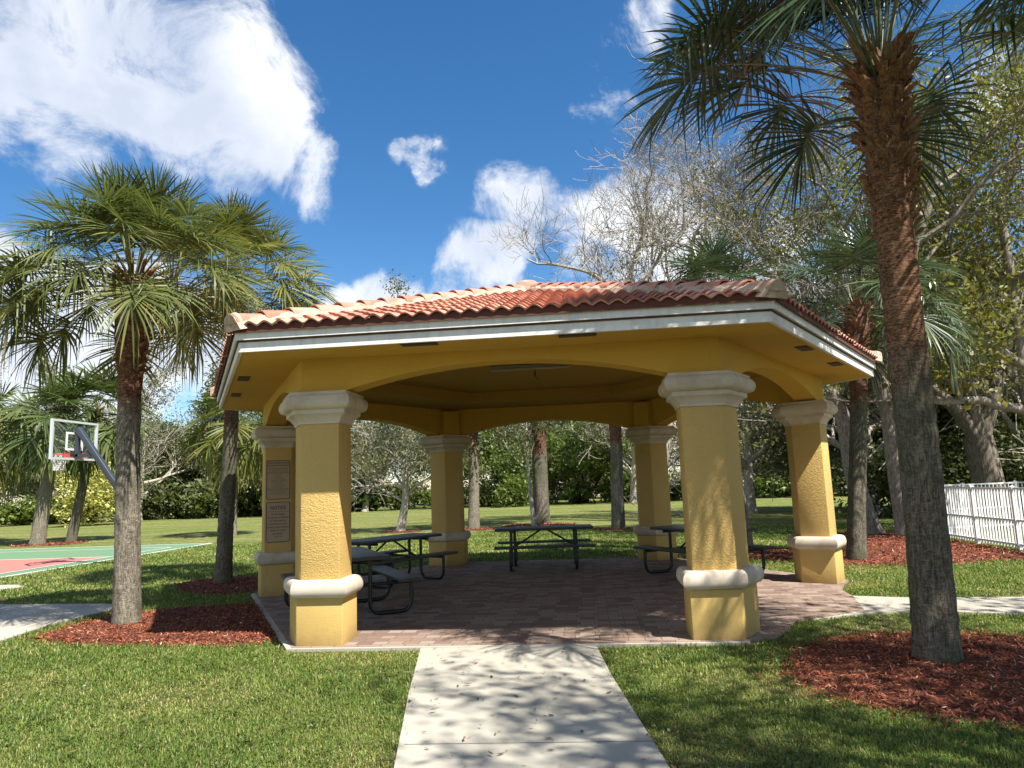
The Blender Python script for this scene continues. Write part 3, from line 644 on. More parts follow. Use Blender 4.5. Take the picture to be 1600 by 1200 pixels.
b = MB(); cx = -.40; b.tube([(cx+.23*cos(2*pi*i/24), .23*sin(2*pi*i/24), 3.05-.27) for i in range(25)], .012, 6); b.box(-.19, -.1, 2.70, -.036, .1, 2.79); b.box(-.05, -.3, 2.68, -.036, .55, 2.82); b.build('rim', REDP, hp)
b = MB()
for i in range(12):
    for s in (-1, 1):
        b.tube([(cx+r*cos(2*pi*(i+s*q*.5)/12), r*sin(2*pi*(i+s*q*.5)/12), 2.77-.1*q) for q, r in enumerate((.225, .19, .15, .13, .125))], .006, 4, False)
b.build('net', LINE, hp)
# ------------------------------------------------------------------ fences
FW = mat('white_fence_metal', (.78, .78, .76), .4, .4); FG = FW
def fence(p0, p1, n, label, z=GZ):
    p0 = Vector((*p0, 0)); p1 = Vector((*p1, 0)); d = (p1-p0); L = d.length; ang = atan2(d.y, d.x)
    t = thing('picket_fence', label, 'fence', (p0.x, p0.y, z), ang); seg = L/n
    for i in range(n+1):
        b = MB(); b.box(i*seg-.032, -.032, -.05, i*seg+.032, .032, 1.22); b.add([(i*seg-.038, -.038, 1.2205), (i*seg+.038, -.038, 1.2205), (i*seg+.038, .038, 1.2205), (i*seg-.038, .038, 1.2205), (i*seg, 0, 1.25)], [(0, 1, 4), (1, 2, 4), (2, 3, 4), (3, 0, 4), (3, 2, 1, 0)]); b.build('post', FW, t)
    for i in range(n):
        b = MB(); x0 = i*seg+.034; x1 = (i+1)*seg-.034
        for zz in (.10, .56, 1.17): b.box(x0, -.014, zz, x1, .014, zz+.038)
        k = int((x1-x0)/.107)
        for q in range(k):
            x = x0+(q+.5)*(x1-x0)/k; b.box(x-.008, -.0165, .06, x+.008, .0165, 1.168)
        b.build('picket_panel', FW, t)
fence((9.0, 8.1), (9.0, -.9), 6, 'white metal picket fence rail running towards the viewer beyond the big palm')
fence((9.0, 8.16), (22.3, 11.4), 9, 'white metal picket fence in the distance, its rail showing above the nearer fence')
fence((22.3, 11.46), (22.3, 2.4), 6, 'white metal picket fence far out at the right side of the enclosure')
# gravel ground inside the enclosure
def m_gravel():
    m = mat('pool_yard_gravel', (.4, .37, .32), .9, .2); nt = m.node_tree; v = coords(nt); a = noise(nt, v, 14, 5, .8); setb(m, ramp(nt, a, [(.38, (.04, .05, .02)), (.5, (.14, .13, .07)), (.62, (.34, .31, .24))]), bump(nt, a, .8, .03)); return m
poly('fenced_yard', [(9.15, -1), (9.15, 8.0), (22.2, 11.2), (22.2, -1)], GZ+.008, m_gravel())
# ------------------------------------------------------------------ palms
def frond_geo(rs, O, az, el, lp, size, droop, age, nseg=44):
    """returns V,F,tone lists for one costapalmate frond"""
    V = []; F = []; Tn = []
    d = Vector((cos(az)*cos(el), sin(az)*cos(el), sin(el))); p = Vector(O); pts = [p.copy()]; n = 7
    for i in range(n):
        d = (d+Vector((0, 0, -1))*(.03+.05*droop)*(1 if d.z > -.95 else 0)).normalized(); p = p+d*lp/n; pts.append(p.copy())
    side0 = d.cross(Vector((0, 0, 1)));
    if side0.length < .05: side0 = Vector((-sin(az), cos(az), 0))
    side0.normalize(); roll = rs.gauss(0, .25); nrm0 = side0.cross(d).normalized(); side0 = side0*cos(roll)+nrm0*sin(roll)
    # petiole strip tube (triangular)
    for i, q in enumerate(pts):
        w = .017*(1-.5*i/len(pts)); nz = side0.cross(d).normalized()
        V += [q-side0*w, q+side0*w, q+nz*w*.7]; Tn += [.72+.1*age]*3
        if i:
            a = 3*(i-1)
            for k in range(3): F.append((a+k, a+(k+1) % 3, a+3+(k+1) % 3, a+3+k))
    # costa
    cd_ = d.copy(); cp = [p.copy()]; cdirs = [cd_.copy()]; lc = .42*size
    for i in range(6):
        cd_ = (cd_+Vector((0, 0, -1))*(.13+.08*droop)).normalized(); cp.append(cp[-1]+cd_*lc/6); cdirs.append(cd_.copy())
    for s in (-1, 1):
        for j in range(nseg//2):
            t = (j+.5)/(nseg//2)  # 0 = base side leaflet, 1 = near costa tip
            ci = t*6*.98; i0 = int(ci); fr = ci-i0; base = cp[i0].lerp(cp[i0+1], fr); T = cdirs[i0].lerp(cdirs[i0+1], fr).normalized()
            sd_ = (side0-T*side0.dot(T)).normalized()*s; nn = T.cross(sd_)*s
            if nn.z < 0 and T.z > -.9: nn = -nn
            a = radians(118*(1-t)**.85+4+rs.uniform(-3, 3)); dr = (T*cos(a)+sd_*sin(a)+nn*rs.uniform(.16, .42)).normalized()
            Ln = size*(.62+.42*sin(pi*(.18+.62*t)))*rs.uniform(.9, 1.08)
            wv = dr.cross(nn).normalized(); tw = rs.uniform(-.5, .5); wv = (wv*cos(tw)+nn*sin(tw)).normalized()
            wm = .0145*size/.8*rs.uniform(.85, 1.15)*44/nseg*1.15; dz = droop*rs.uniform(.45, 1.0)
            tn = min(1, max(0, .12+.33*rs.random()+.45*age*rs.random()+ (.15 if rs.random() < .06 else 0)))
            b0 = len(V); prof = ((0, .6), (.25, .85), (.55, 1.0), (.8, .62), (1.0, .04))
            if dz > .55 and rs.random() < .5: kink = rs.uniform(.45, .7)
            else: kink = 2
            for sft, wf in prof:
                g = dz*sft**2.2*.75; q = base+dr*Ln*sft*(1-.25*g)+Vector((0, 0, -1))*Ln*g*.62
                if sft > kink: q += Vector((0, 0, -1))*Ln*(sft-kink)*.9-dr*Ln*(sft-kink)*.75
                V += [q-wv*wm*wf, q+wv*wm*wf]; Tn += [tn+.12*sft, tn+.12*sft]
            for k in range(4): F.append((b0+2*k, b0+2*k+1, b0+2*k+3, b0+2*k+2))
    return V, F, Tn
def palm(name, label, base, top, r0, rm, rt, fr_n, lp, size, seed, pmat, bmat, boots=.8, group=None, elr=(80, -48), skew=(0, 0), nseg=44, cat='palm tree', ages=1.0, bootn=90, droopk=1.0, extra=()):
    rs = random.Random(seed); t = thing(name, label, cat, (base[0], base[1], GZ), 0, group)
    B = Vector((0, 0, -.05)); Tp = Vector((top[0]-base[0], top[1]-base[1], top[2])); H = Tp.z
    # trunk
    mb = MB(); n = 28; m = int(H/.07); rings = []
    ph = [rs.uniform(0, 6.3) for _ in range(4)]
    for i in range(m+1):
        s = i/m; p = B.lerp(Tp, s)+Vector((sin(s*2.6+ph[0])*.03, cos(s*2.1+ph[1])*.03, 0))*H/5*sin(pi*s); z = s*H
        r = rm+(r0-rm-.03)*math.exp(-z/.22)+.03*math.exp(-z/1.4)
        zb = H-boots
        if z > zb-.9: 
            k = min(1, (z-(zb-.9))/1.0); r += (rt-rm)*k*k*(3-2*k)
        if s > .97: r *= .8
        r += .006*sin(z*38+ph[2])*rs.random()+rs.uniform(-.004, .004)
        rings.append([p+Vector((cos(2*pi*q/n), sin(2*pi*q/n), 0))*(r*(1+.028*sin(5*2*pi*q/n+z*2+ph[3])+rs.uniform(-.018, .018))) for q in range(n)])
    mb.rings(rings); mb.build('trunk', bmat, t, 60)
    # leaf boots
    mb = MB(); 
    for i in range(bootn):
        s = i/bootn; lo = .7 if bootn > 50 else .25; z = H-boots-lo+(s**.8)*(boots+lo-.06); az = i*2.39996+rs.uniform(-.2, .2); k = min(1, max(0, (z-(H-boots-.9))/1.0)); r = (rm+(rt-rm)*k*k*(3-2*k))*(1 if s < .85 else .85)
        ax = B.lerp(Tp, z/H); out = Vector((cos(az), sin(az), 0)); sd_ = Vector((-sin(az), cos(az), 0)); ln = rs.uniform(.15, .27)*(.45+.75*s); w = rs.uniform(.05, .085)*rm/.16*(.6+.5*s); skewb = rs.choice((-1, 1))*rs.uniform(.4, 1.0)
        p0 = ax+out*(r*.62)+Vector((0, 0, z-ax.z)); rr = []
        for u, wf, oo in (.4, 1.0, .03), (.8, .75, r*.38+.02), (1, .45, r*.38+.03+.04*rs.random()):
            q = p0+Vector((0, 0, 1))*ln*u+out*oo+sd_*skewb*ln*u
            rr.append([q-sd_*w*wf, q+out*.035, q+sd_*w*wf, q-out*.015])
        mb.rings(rr)
    lo = .7 if bootn > 50 else .25; mb.tube([B.lerp(Tp, (H-boots-lo)/H), B.lerp(Tp, (H-boots*.5)/H), Tp+Vector((0, 0, .02))], rm*.6, 10)
    mb.build('leaf_bases', BOOT, t)
    # crown
    V = []; F = []; Tn = []; O = Tp+Vector((0, 0, .02))
    lst = []
    for i in range(fr_n):
        u = (i+.5)/fr_n; el = elr[0]+(elr[1]-elr[0])*u**.9; lst.append((i*2.39996+rs.uniform(-.25, .25), el+rs.uniform(-9, 9), u, 1))
    for e in extra: lst.append((radians(e[0]), e[1], e[2], e[3] if len(e) > 3 else 1))
    for az, el, u, sc_ in lst:
        el = radians(el); o0 = O+Vector((cos(az), sin(az), 0))*.10*(.3+u)-Vector((0, 0, 1))*u*.25
        v, f, tn = frond_geo(rs, o0, az, el, lp*rs.uniform(.85, 1.12)*(.75+.35*u)*sc_, size*rs.uniform(.88, 1.1), (.35+.75*u)*droopk*rs.uniform(.8, 1.2), min(1, (u**1.6)*ages*rs.uniform(.4, 1.2)), nseg)
        b0 = len(V); V += v; F += [tuple(b0+x for x in q) for q in f]; Tn += tn
    fast_mesh('crown', np.array([tuple(x) for x in V]), np.array(F), pmat, t, np.clip(Tn, 0, 1))
    return t
BOOT = m_bark('palm_boot_fibre', (.09, .045, .024), (.23, .125, .068), (.40, .26, .15), (14, 14, 3), .012)
PB1 = m_palmbark('palm_trunk_grey', 2.9, (.17, .145, .11), (.33, .29, .225), (.13, .062, .038), (.27, .15, .09), .25)
PB2 = m_palmbark('palm_trunk_mossy', 2.9, (.13, .11, .085), (.25, .22, .17), (.12, .06, .04), (.24, .14, .09), .75)
PBB = m_palmbark('palm_trunk_big', 2.55, (.12, .10, .075), (.25, .21, .155), (.16, .08, .045), (.34, .20, .115), .55)
palm('cabbage_palm', 'tall cabbage palm on the left with its full round crown in front of the walk', (-5.13, -2.48), (-5.20, -2.50, 4.62), .19, .138, .215, 50, 1.05, .74, 11, PALM_M, PB1, .75, ages=1.0, elr=(86, -2), nseg=60, droopk=.8, extra=((172, 24, .6, 1.2), (196, 8, .7, 1.25), (150, 18, .6, 1.1), (215, 22, .6, 1.15), (186, -14, .8, 1.05), (270, 48, .4, .8)))
palm('cabbage_palm', 'slimmer cabbage palm with yellowing fronds tucked against the left roof corner', (-5.85, 1.35), (-5.70, 1.27, 5.6),   .18, .125, .175, 44, 1.12, .78, 23, PALM_Y, PB2, .5, ages=1.15, elr=(84, -10), bootn=60, nseg=56, droopk=.75, extra=((5, 5, .5, 1.15), (-12, -12, .6, 1.1), (18, 20, .4, 1.2), (-30, 10, .5, 1.1), (215, -25, .9, .8)))
palm('cabbage_palm', 'biggest cabbage palm, thick trunk in red mulch at the right foreground', (3.65, -4.86), (3.72, -4.90, 5.34), .20, .152, .175, 42, 1.3, .88, 7, PALM_B, PBB, 1.0, ages=.25, elr=(88, 34), nseg=64, bootn=250, droopk=.7, extra=((172, 38, .4, 1.2), (190, 30, .45, 1.15), (158, 32, .45, 1.0), (10, 32, .5, 1.2), (60, 10, .8, .5), (-20, 32, .5, 1.2), (120, 12, .8, .5)))
palm('cabbage_palm', 'cabbage palm just right of the pavilion with a spreading crown behind the roof corner', (5.66, 2.71), (6.10, 2.56, 4.75), .19, .145, .215, 26, 1.15, .84, 31, PALM_B, PB2, .8, ages=.9, elr=(88, -6), nseg=56, droopk=.9, extra=((5, 5, .7, 1.2), (-15, -10, .8, 1.2), (20, 20, .6, 1.3)))
palm('cabbage_palm', 'cabbage palm behind the roof ridge, its trunk showing beside the front right column', (4.1, 4.55), (3.75, 4.6, 5.45), .18, .14, .19, 26, 1.1, .84, 37, PALM_B, PB1, .6, ages=.6, elr=(88, -10), nseg=50, droopk=.8)
palm('cabbage_palm', 'leaning cabbage palm at the far side of the court, thicker of the close pair', (-20.3, 14.6), (-19.9, 14.9, 4.9), .30, .24, .30, 26, 1.3, 1.2, 41, PALM, PB1, .5, nseg=30, ages=.9, bootn=30)
palm('cabbage_palm', 'leaning cabbage palm at the far side of the court, thinner of the close pair', (-19.9, 15.9), (-19.1, 16.0, 5.3), .22, .17, .22, 26, 1.3, 1.2, 43, PALM, PB2, .5, nseg=30, ages=.9, bootn=30)
palm('cabbage_palm', 'short cabbage palm seen between the second palm and the sign column', (-13.59, 16.77), (-13.5, 16.8, 4.5), .22, .16, .22, 26, 1.3, 1.15, 47, PALM_Y, PB1, .5, nseg=30, ages=.6, bootn=30)
palm('cabbage_palm', 'cabbage palm at the far left edge of the photo with drooping fronds', (-24.6, 16.5), (-24.6, 16.5, 4.7), .24, .17, .22, 30, 1.4, 1.25, 53, PALM_Y, PB1, .5, nseg=30, ages=.8, bootn=30, droopk=1.3)
palm('cabbage_palm', 'pale ringed palm trunk seen right of the back left column', (-3.58, 15.92), (-3.45, 15.95, 6.0), .26, .19, .22, 22, 1.0, 1.0, 59, PALM, PB1, .4, nseg=26, ages=.6, bootn=30)
palm('cabbage_palm', 'stout dark palm trunk directly behind the back picnic table', (-1.11, 17.95), (-1.02, 17.95, 6.6), .36, .30, .32, 22, 1.0, 1.0, 61, PALM, PB2, .4, nseg=26, ages=.6, bootn=30)
palm('cabbage_palm', 'dark palm trunk seen left of the back right column', (1.75, 13.32), (1.84, 13.32, 6.2), .26, .20, .24, 22, 1.0, 1.0, 67, PALM, PB2, .4, nseg=26, ages=.6, bootn=30)
# ------------------------------------------------------------------ broadleaf trees
RMIN = .008
def grow(rs, base_pts, r0, levels, spread=.6, up=.12, lenf=.62, ratio=.6, nch=(3, 5), wob=.16):
    """base_pts: list of trunk polylines [(pts, r_start, r_end)].  returns (MB for wood, tip list)"""
    mb = MB(); tips = []
    def rec(p, d, L, r, lev):
        n = max(3, int(4+L)) if lev < levels else 3; pts = [p.copy()]; rad = [r]; q = p.copy(); dd = d.copy()
        for i in range(n):
            dd = (dd+Vector((rs.gauss(0, wob), rs.gauss(0, wob), rs.gauss(0, wob)+up*.35))).normalized(); q = q+dd*L/n; pts.append(q.copy()); rad.append(max(RMIN, r*(1-.62*(i+1)/n)))
        mb.tube(pts, rad, 7 if r > .08 else (5 if r > .025 else 3), False)
        if lev >= levels: tips.append((pts, dd)); return
        if lev >= levels-1: tips.append((pts, dd))
        k = rs.randint(*nch)
        for c in range(k):
            u = .30+.7*(c+rs.random())/k; i = min(n, max(1, int(u*n))); bd = (pts[i]-pts[i-1]).normalized()
            o = Vector((rs.gauss(0, 1), rs.gauss(0, 1), rs.gauss(0, .8)+.2)); o = (o-bd*o.dot(bd)).normalized()
            nd = (bd*(1-spread*.55)+o*spread*rs.uniform(.7, 1.2)+Vector((0, 0, up))).normalized()
            rec(pts[i], nd, L*lenf*rs.uniform(.75, 1.2), max(RMIN, rad[i]*ratio*rs.uniform(.85, 1.1)), lev+1)
    for pts, ra, rb, kids in base_pts:
        pts = catmull(pts, 4); n = len(pts); rad = [ra+(rb-ra)*i/(n-1)+(ra*.45*math.exp(-i*1.4) if pts[0].z < .1 else 0) for i in range(n)]
        mb.tube(pts, rad, 12, False)
        for (u, L, rr, dirv) in kids:
            i = min(n-1, int(u*(n-1))); d = Vector(dirv) if dirv else (pts[-1]-pts[-2]).normalized()+Vector((rs.gauss(0, .4), rs.gauss(0, .4), .2)); rec(pts[i], d.normalized(), L, rr, 1)
    return mb, tips
def leaves(rs_seed, tips, per, size, jit, keep=None, flat=.0, tone_spread=.5, tone_base=.25):
    g = np.random.default_rng(rs_seed); P = []
    for pts, d in tips:
        for p in pts[1:]: P.append(tuple(p))
    P = np.array(P); n = len(P); c = np.repeat(P, per, axis=0); m = len(c); c = c+g.normal(0, jit, (m, 3))
    if keep is not None: c = c[keep(c, g)]; m = len(c)
    clump = np.repeat(g.random(n), per)[:m] if keep is None else g.random(m)
    return leaf_quads(g, c, size, tone_base+tone_spread*(.5*clump+.5*g.random(m)), flat)
def leaf_quads(g, c, size, tone, flat=0.0, aspect=.5):
    m = len(c); nrm = g.normal(0, 1, (m, 3)); nrm[:, 2] = np.abs(nrm[:, 2])+flat; nrm /= np.linalg.norm(nrm, axis=1)[:, None]
    a = g.normal(0, 1, (m, 3)); a -= nrm*(a*nrm).sum(1)[:, None]; a /= np.linalg.norm(a, axis=1)[:, None]; b = np.cross(nrm, a)
    s = size*g.uniform(.6, 1.3, m)[:, None]; V = np.stack([c-a*s*.5, c+b*s*aspect*.5-nrm*s*.08, c+a*s*.5-nrm*s*.12, c-b*s*aspect*.5-nrm*s*.08], 1).reshape(-1, 3)
    F = np.arange(4*m).reshape(-1, 4); return V, F, np.repeat(tone, 4)
def std_tree_mesh(seed, H, rt, lvl, wood, leafm, per, lsize, jit, trunk_h=.35, crown=1.0, nmain=6, up=.14, spread=.75, low=False, tb=.25, ts=.6, zmin=0):
    rs = random.Random(seed); lean = Vector((rs.gauss(0, .04), rs.gauss(0, .04), 0))*H
    tp = [Vector((0, 0, -.1)), lean*.3+Vector((0, 0, H*trunk_h*.5)), lean*.6+Vector((0, 0, H*trunk_h)), lean+Vector((0, 0, H*.72))]
    kids = []
    for i in range(nmain):
        az = i*2.4+rs.uniform(-.4, .4); u = (.35 if low else .5)+.5*i/nmain; e = rs.uniform(.15, .9)
        kids.append((u, H*.36*crown*rs.uniform(.8, 1.15), rt*.5, (cos(az)*cos(e), sin(az)*cos(e), sin(e))))
    kids.append((1, H*.28, rt*.3, (rs.gauss(0, .2), rs.gauss(0, .2), 1)))
    mb, tips = grow(rs, [(tp, rt, rt*.35, kids)], rt, lvl, spread, up)
    W = bpy.data.meshes.new('trunk'); W.from_pydata(mb.v, [], mb.f); W.materials.append(wood); smooth(W, 60)
    V, F, Tn = leaves(seed, tips, per, lsize, jit, keep=(lambda c, g: c[:, 2] > zmin) if zmin else None, tone_base=tb, tone_spread=ts)
    return W, fast_mesh('crown', V, F, leafm, None, np.clip(Tn, 0, 1), link=False)
def place_tree(name, label, meshes, x, y, s=1, rz=0, cat='tree', group=None, sz=1.0):
    t = thing(name, label, cat, (x, y, GZ), rz, group)
    for nm, me in zip(('trunk', 'crown'), meshes):
        if me is None: continue
        o = bpy.data.objects.new(nm, me); C.objects.link(o); o.parent = t
    t.scale = (s, s, s*sz); return t
def big_tree(name, label, loc, base_pts, seed, lvl, wood, leafm, per, lsize, jit, spread=.7, up=.12, lenf=.62, nch=(3, 5), wob=.17, group=None, keep=None, tb=.2, ts=.6, ratio=.6):
    rs = random.Random(seed); t = thing(name, label, 'tree', (loc[0], loc[1], GZ), 0, group)
    mb, tips = grow(rs, base_pts, 0, lvl, spread, up, lenf, ratio, nch, wob); mb.build('trunk', wood, t, 60)
    if per:
        V, F, Tn = leaves(seed, tips, per, lsize, jit, keep=keep, tone_base=tb, tone_spread=ts); fast_mesh('crown', V, F, leafm, t, np.clip(Tn, 0, 1))
    return t
def rel(loc, *pts): return [Vector((p[0]-loc[0], p[1]-loc[1], p[2])) for p in pts]
# bare pale tree behind the roof
l0 = (3.0, 18.0)
big_tree('bare_tree', 'tall leafless tree with pale branches rising over the roof against the clouds', l0,
  [(rel(l0, (3.0, 18, -.1), (3.05, 18, 4), (3.2, 18, 7.5), (3.0, 18, 9.2)), .24, .15, [(1, 5.0, .10, (-.8, 0, .85)), (1, 5.4, .10, (-.25, .2, 1)), (.85, 4.6, .09, (.6, 0, .9)), (.8, 4.0, .08, (-1, -.3, .4)), (.7, 3.4, .07, (-.9, .5, .25)), (1, 5.2, .10, (.25, -.3, 1))]),
   (rel(l0, (3.4, 18.1, -.1), (4.2, 18.1, 4), (5.0, 18.1, 8), (5.4, 18.2, 9.8)), .2, .12, [(1, 5.2, .09, (.1, 0, 1)), (1, 4.8, .08, (.7, 0, .9)), (.8, 3.8, .07, (-.5, .3, .9)), (.7, 3.2, .07, (.9, -.2, .5))])],
  5, 5, BARK_PALE, BROWNL, 0, 0, 0, spread=.78, up=.10, lenf=.64, nch=(3, 5), ratio=.66, wob=.2)
# sparse leaning tree right of the pavilion, crown over the roof
l1 = (8.0, 8.2)
big_tree('sparse_tree', 'sparse tree with brownish leaves, trunk leaning left behind the right hand palm', l1,
  [(rel(l1, (8.0, 8.2, -.1), (7.74, 8.3, 1.46), (7.62, 8.32, 3.0), (7.3, 8.44, 4.1), (6.9, 8.6, 5.6), (6.4, 8.8, 7.4)), .26, .11, [(1, 3.6, .08, (-.8, .1, .8)), (1, 3.6, .08, (.1, .3, 1)), (.8, 3.6, .08, (-.9, .3, .55)), (.85, 3.4, .08, (.6, -.2, .9)), (.7, 3.4, .07, (-.5, 1, .5)), (.62, 3.0, .06, (.6, .8, .8)), (.95, 3.8, .07, (-1, -.3, .45))]),
   (rel(l1, (7.9, 8.3, 2.2), (8.1, 8.6, 4), (8.3, 9, 6), (8.2, 9.3, 8)), .13, .08, [(1, 3.4, .07, (-.4, 0, 1)), (1, 3.2, .07, (.5, 0, 1)), (.7, 3, .06, (.5, .6, .6)), (.8, 3.2, .06, (-.7, .3, .7))])],
  8, 5, BARK_MID, OLIVE, 1, .10, .18, spread=.8, up=.08, lenf=.64, wob=.22, keep=lambda c, g: g.random(len(c)) < .45)
l2 = (8.48, 7.33)
big_tree('forked_tree', 'rough grey forked trunk left of the big palm, under yellow green foliage', l2,
  [(rel(l2, (8.5, 7.33, -.1), (8.42, 7.36, 1.5), (8.39, 7.37, 3.0), (8.25, 7.4, 3.95)), .23, .18, []),
   (rel(l2, (8.28, 7.4, 3.7), (8.05, 7.45, 4.5), (7.8, 7.5, 5.6), (7.7, 7.6, 7.2)), .13, .07, [(1, 3, .06, (-.4, 0, 1)), (.8, 3, .06, (-.8, .2, .7)), (.6, 2.6, .05, (.6, .3, .8))]),
   (rel(l2, (8.28, 7.4, 3.75), (8.5, 7.3, 5.0), (9.2, 7.1, 6.8), (9.9, 6.9, 8.6)), .15, .08, [(1, 3.6, .08, (.2, 0, 1)), (1, 3.6, .08, (.9, .3, .7)), (.8, 3.6, .08, (.9, -.4, .6)), (.7, 3.4, .07, (-.3, .6, .9)), (.6, 3.4, .07, (.9, .5, .4)), (.9, 3.2, .07, (-.5, -.2, .9))])],
  12, 4, BARK_MID, YGREEN, 5, .12, .25, spread=.75, up=.10)
l3 = (13.6, 13.2)
big_tree('spreading_tree', 'massive spreading tree with several rising limbs behind the white fence', l3,
  [(rel(l3, (13.6, 13.2, -.1), (13.5, 13.2, 1.4), (13.4, 13.2, 2.6)), .50, .42, []),
   (rel(l3, (13.4, 13.2, 2.4), (12.9, 13.2, 3.4), (12.1, 13.1, 4.3), (11.1, 13, 5.4)), .26, .12, [(1, 3.4, .09, (-.8, 0, .6)), (.7, 3.2, .08, (-.3, .4, 1)), (.9, 3, .07, (-.5, -.5, .7)), (.5, 3, .07, (-.9, -.3, .2))]),
   (rel(l3, (13.4, 13.2, 2.4), (13.3, 13.2, 4), (13.0, 13.2, 6), (12.9, 13.2, 8)), .28, .12, [(1, 3.6, .08, (-.2, 0, 1)), (.7, 3.2, .08, (.6, .3, .8)), (.8, 3.2, .08, (-.7, -.3, .8))]),
   (rel(l3, (13.45, 13.2, 2.4), (14.0, 13.2, 3.8), (14.6, 13.2, 5.6), (15.2, 13, 7.4)), .26, .12, [(1, 3.6, .08, (.5, 0, 1)), (.7, 3.2, .08, (.9, .3, .5)), (.8, 3.2, .08, (0, -.6, .8)), (.5, 3, .07, (.9, -.3, .4))])],
  15, 4, BARK, OLIVE, 5, .16, .32, spread=.75, up=.08)
l4 = (-6.38, 15.77)
big_tree('slender_tree', 'small pale-trunked leaning tree with sparse olive crown left of the back left column', l4,
  [(rel(l4, (-6.4, 15.77, -.1), (-6.2, 15.8, .9), (-6.15, 15.8, 1.7), (-6.25, 15.8, 2.8), (-6.3, 15.8, 5.0)), .17, .06, [(.35, 2.4, .05, (-1, 0, .5)), (.42, 2.4, .05, (1, .2, .5)), (.5, 2.4, .05, (-.5, .8, .5)), (.6, 2.3, .05, (.7, -.5, .8)), (.5, 2.4, .05, (-.9, -.5, .3)), (.8, 2.3, .04, (-.6, 0, .9)), (1, 2.4, .04, (0, 0, 1)), (.7, 2.2, .04, (.8, 0, .2))]),
   (rel(l4, (-6.3, 15.8, 4.8), (-6.33, 15.8, 7), (-6.36, 15.8, 9.3)), .035, .014, [(1, .40, .01, (.2, 0, 1))])],
  18, 3, BARK_PALE, OLIVE, 14, .12, .22, keep=lambda c, g: (c[:, 2] > 2.1) & ((c[:, 2] < 7.5) | (g.random(len(c)) < .3)), spread=.8, up=.06, nch=(4, 6))
l5 = (-1.38, 16.38)
big_tree('thin_tree', 'thin white-barked young tree beside the stout trunk behind the back table', l5,
  [(rel(l5, (-1.3, 16.38, -.1), (-1.42, 16.38, 1.5), (-1.48, 16.38, 3.0), (-1.4, 16.4, 5.4)), .09, .035, [(.5, 1.6, .025, (-.6, 0, .7)), (.6, 1.6, .025, (.7, .2, .7)), (.7, 1.6, .025, (-.4, .6, .8)), (1, 1.5, .025, (0, 0, 1)), (.85, 1.5, .02, (.5, -.4, .8))])],
  19, 3, BARK_PALE, OLIVE, 12, .11, .14, spread=.8, up=.08)
# far tree line
RMIN = .013
KN = {'dark': std_tree_mesh(101, 9, .26, 4, BARK_DARK, DGREEN, 9, .26, .30, .25, 1.1, 7, low=True),
      'olive': std_tree_mesh(102, 9.5, .24, 4, BARK, OLIVE, 9, .19, .30, .3, 1.1, 7, low=True, zmin=1.3),
      'bright': std_tree_mesh(103, 8, .22, 4, BARK_DARK, BRIGHT, 10, .24, .30, .15, 1.15, 8, low=True),
      'twig': std_tree_mesh(104, 10, .22, 4, BARK_PALE, OLIVE, 4, .13, .32, .3, 1.15, 8, low=True, zmin=1.3),
      'olive2': std_tree_mesh(105, 10, .25, 4, BARK, OLIVE, 8, .24, .32, .25, 1.0, 8, low=True, tb=.1, ts=.6, zmin=1.3),
      'brown': std_tree_mesh(106, 9.5, .22, 4, BARK_PALE, OLIVE, 4, .13, .3, .3, 1.15, 8, low=True, zmin=1.3)}
LOOK = {'dark': 'dense dark green tree', 'olive': 'loose olive green tree', 'bright': 'bushy bright green tree', 'twig': 'thin grey twiggy tree', 'olive2': 'full dull green tree', 'brown': 'half bare brownish tree'}
NM = {'dark': 'dense_tree', 'olive': 'olive_tree', 'bright': 'bushy_tree', 'twig': 'twiggy_tree', 'olive2': 'leafy_tree', 'brown': 'sparse_tree'}
ORD = ['leftmost', 'second from the left', 'third from the left', 'fourth from the left', 'fifth from the left', 'sixth from the left', 'seventh from the left', 'eighth from the left', 'ninth from the left', 'tenth from the left', 'eleventh from the left', 'twelfth from the left', 'thirteenth from the left', 'fourteenth from the left', 'fifteenth from the left', 'sixteenth from the left', 'seventeenth from the left', 'eighteenth from the left', 'nineteenth from the left', 'twentieth from the left']
rs = random.Random(77)
front_row = [(-62, 36, 'olive'), (-54, 38, 'brown'), (-46, 38, 'twig'), (-40, 40, 'olive'), (-33, 41, 'brown'), (-27.5, 44, 'olive2'), (-22, 42, 'olive'), (-16.5, 43, 'twig'), (-11, 48, 'brown'), (-5.5, 46, 'bright'), (.5, 48, 'bright'), (4, 42, 'twig'), (9.5, 44, 'twig'), (16, 46, 'olive'), (22, 42, 'dark'), (28, 36, 'olive2'), (34, 32, 'dark'), (41, 30, 'olive')]
for i, (x, y, k) in enumerate(front_row):
    place_tree(NM[k], f'{LOOK[k]}, {ORD[i]} of the row along the lawn edge', KN[k], x, y+rs.uniform(-.8, .8), rs.uniform(1.0, 1.2), rs.uniform(0, 6.3), group='trees along the far lawn edge')
back_row = [(-70, 48, 'olive2'), (-58, 50, 'olive'), (-49, 51, 'olive2'), (-41, 52, 'olive'), (-34, 53, 'olive'), (-27, 52, 'olive'), (-20, 54, 'olive2'), (-13, 57, 'olive'), (-7, 58, 'olive'), (-1, 60, 'dark'), (5, 62, 'olive2'), (12, 58, 'olive'), (19, 55, 'dark'), (26, 52, 'olive2'), (34, 48, 'dark'), (42, 44, 'olive2'), (50, 40, 'dark')]
for i, (x, y, k) in enumerate(back_row):
    place_tree(NM[k], f'{LOOK[k]}, {ORD[i]} of the hindmost row', KN[k], x, y+rs.uniform(-1, 1), rs.uniform(1.15, 1.35), rs.uniform(0, 6.3), group='trees in the hindmost row')
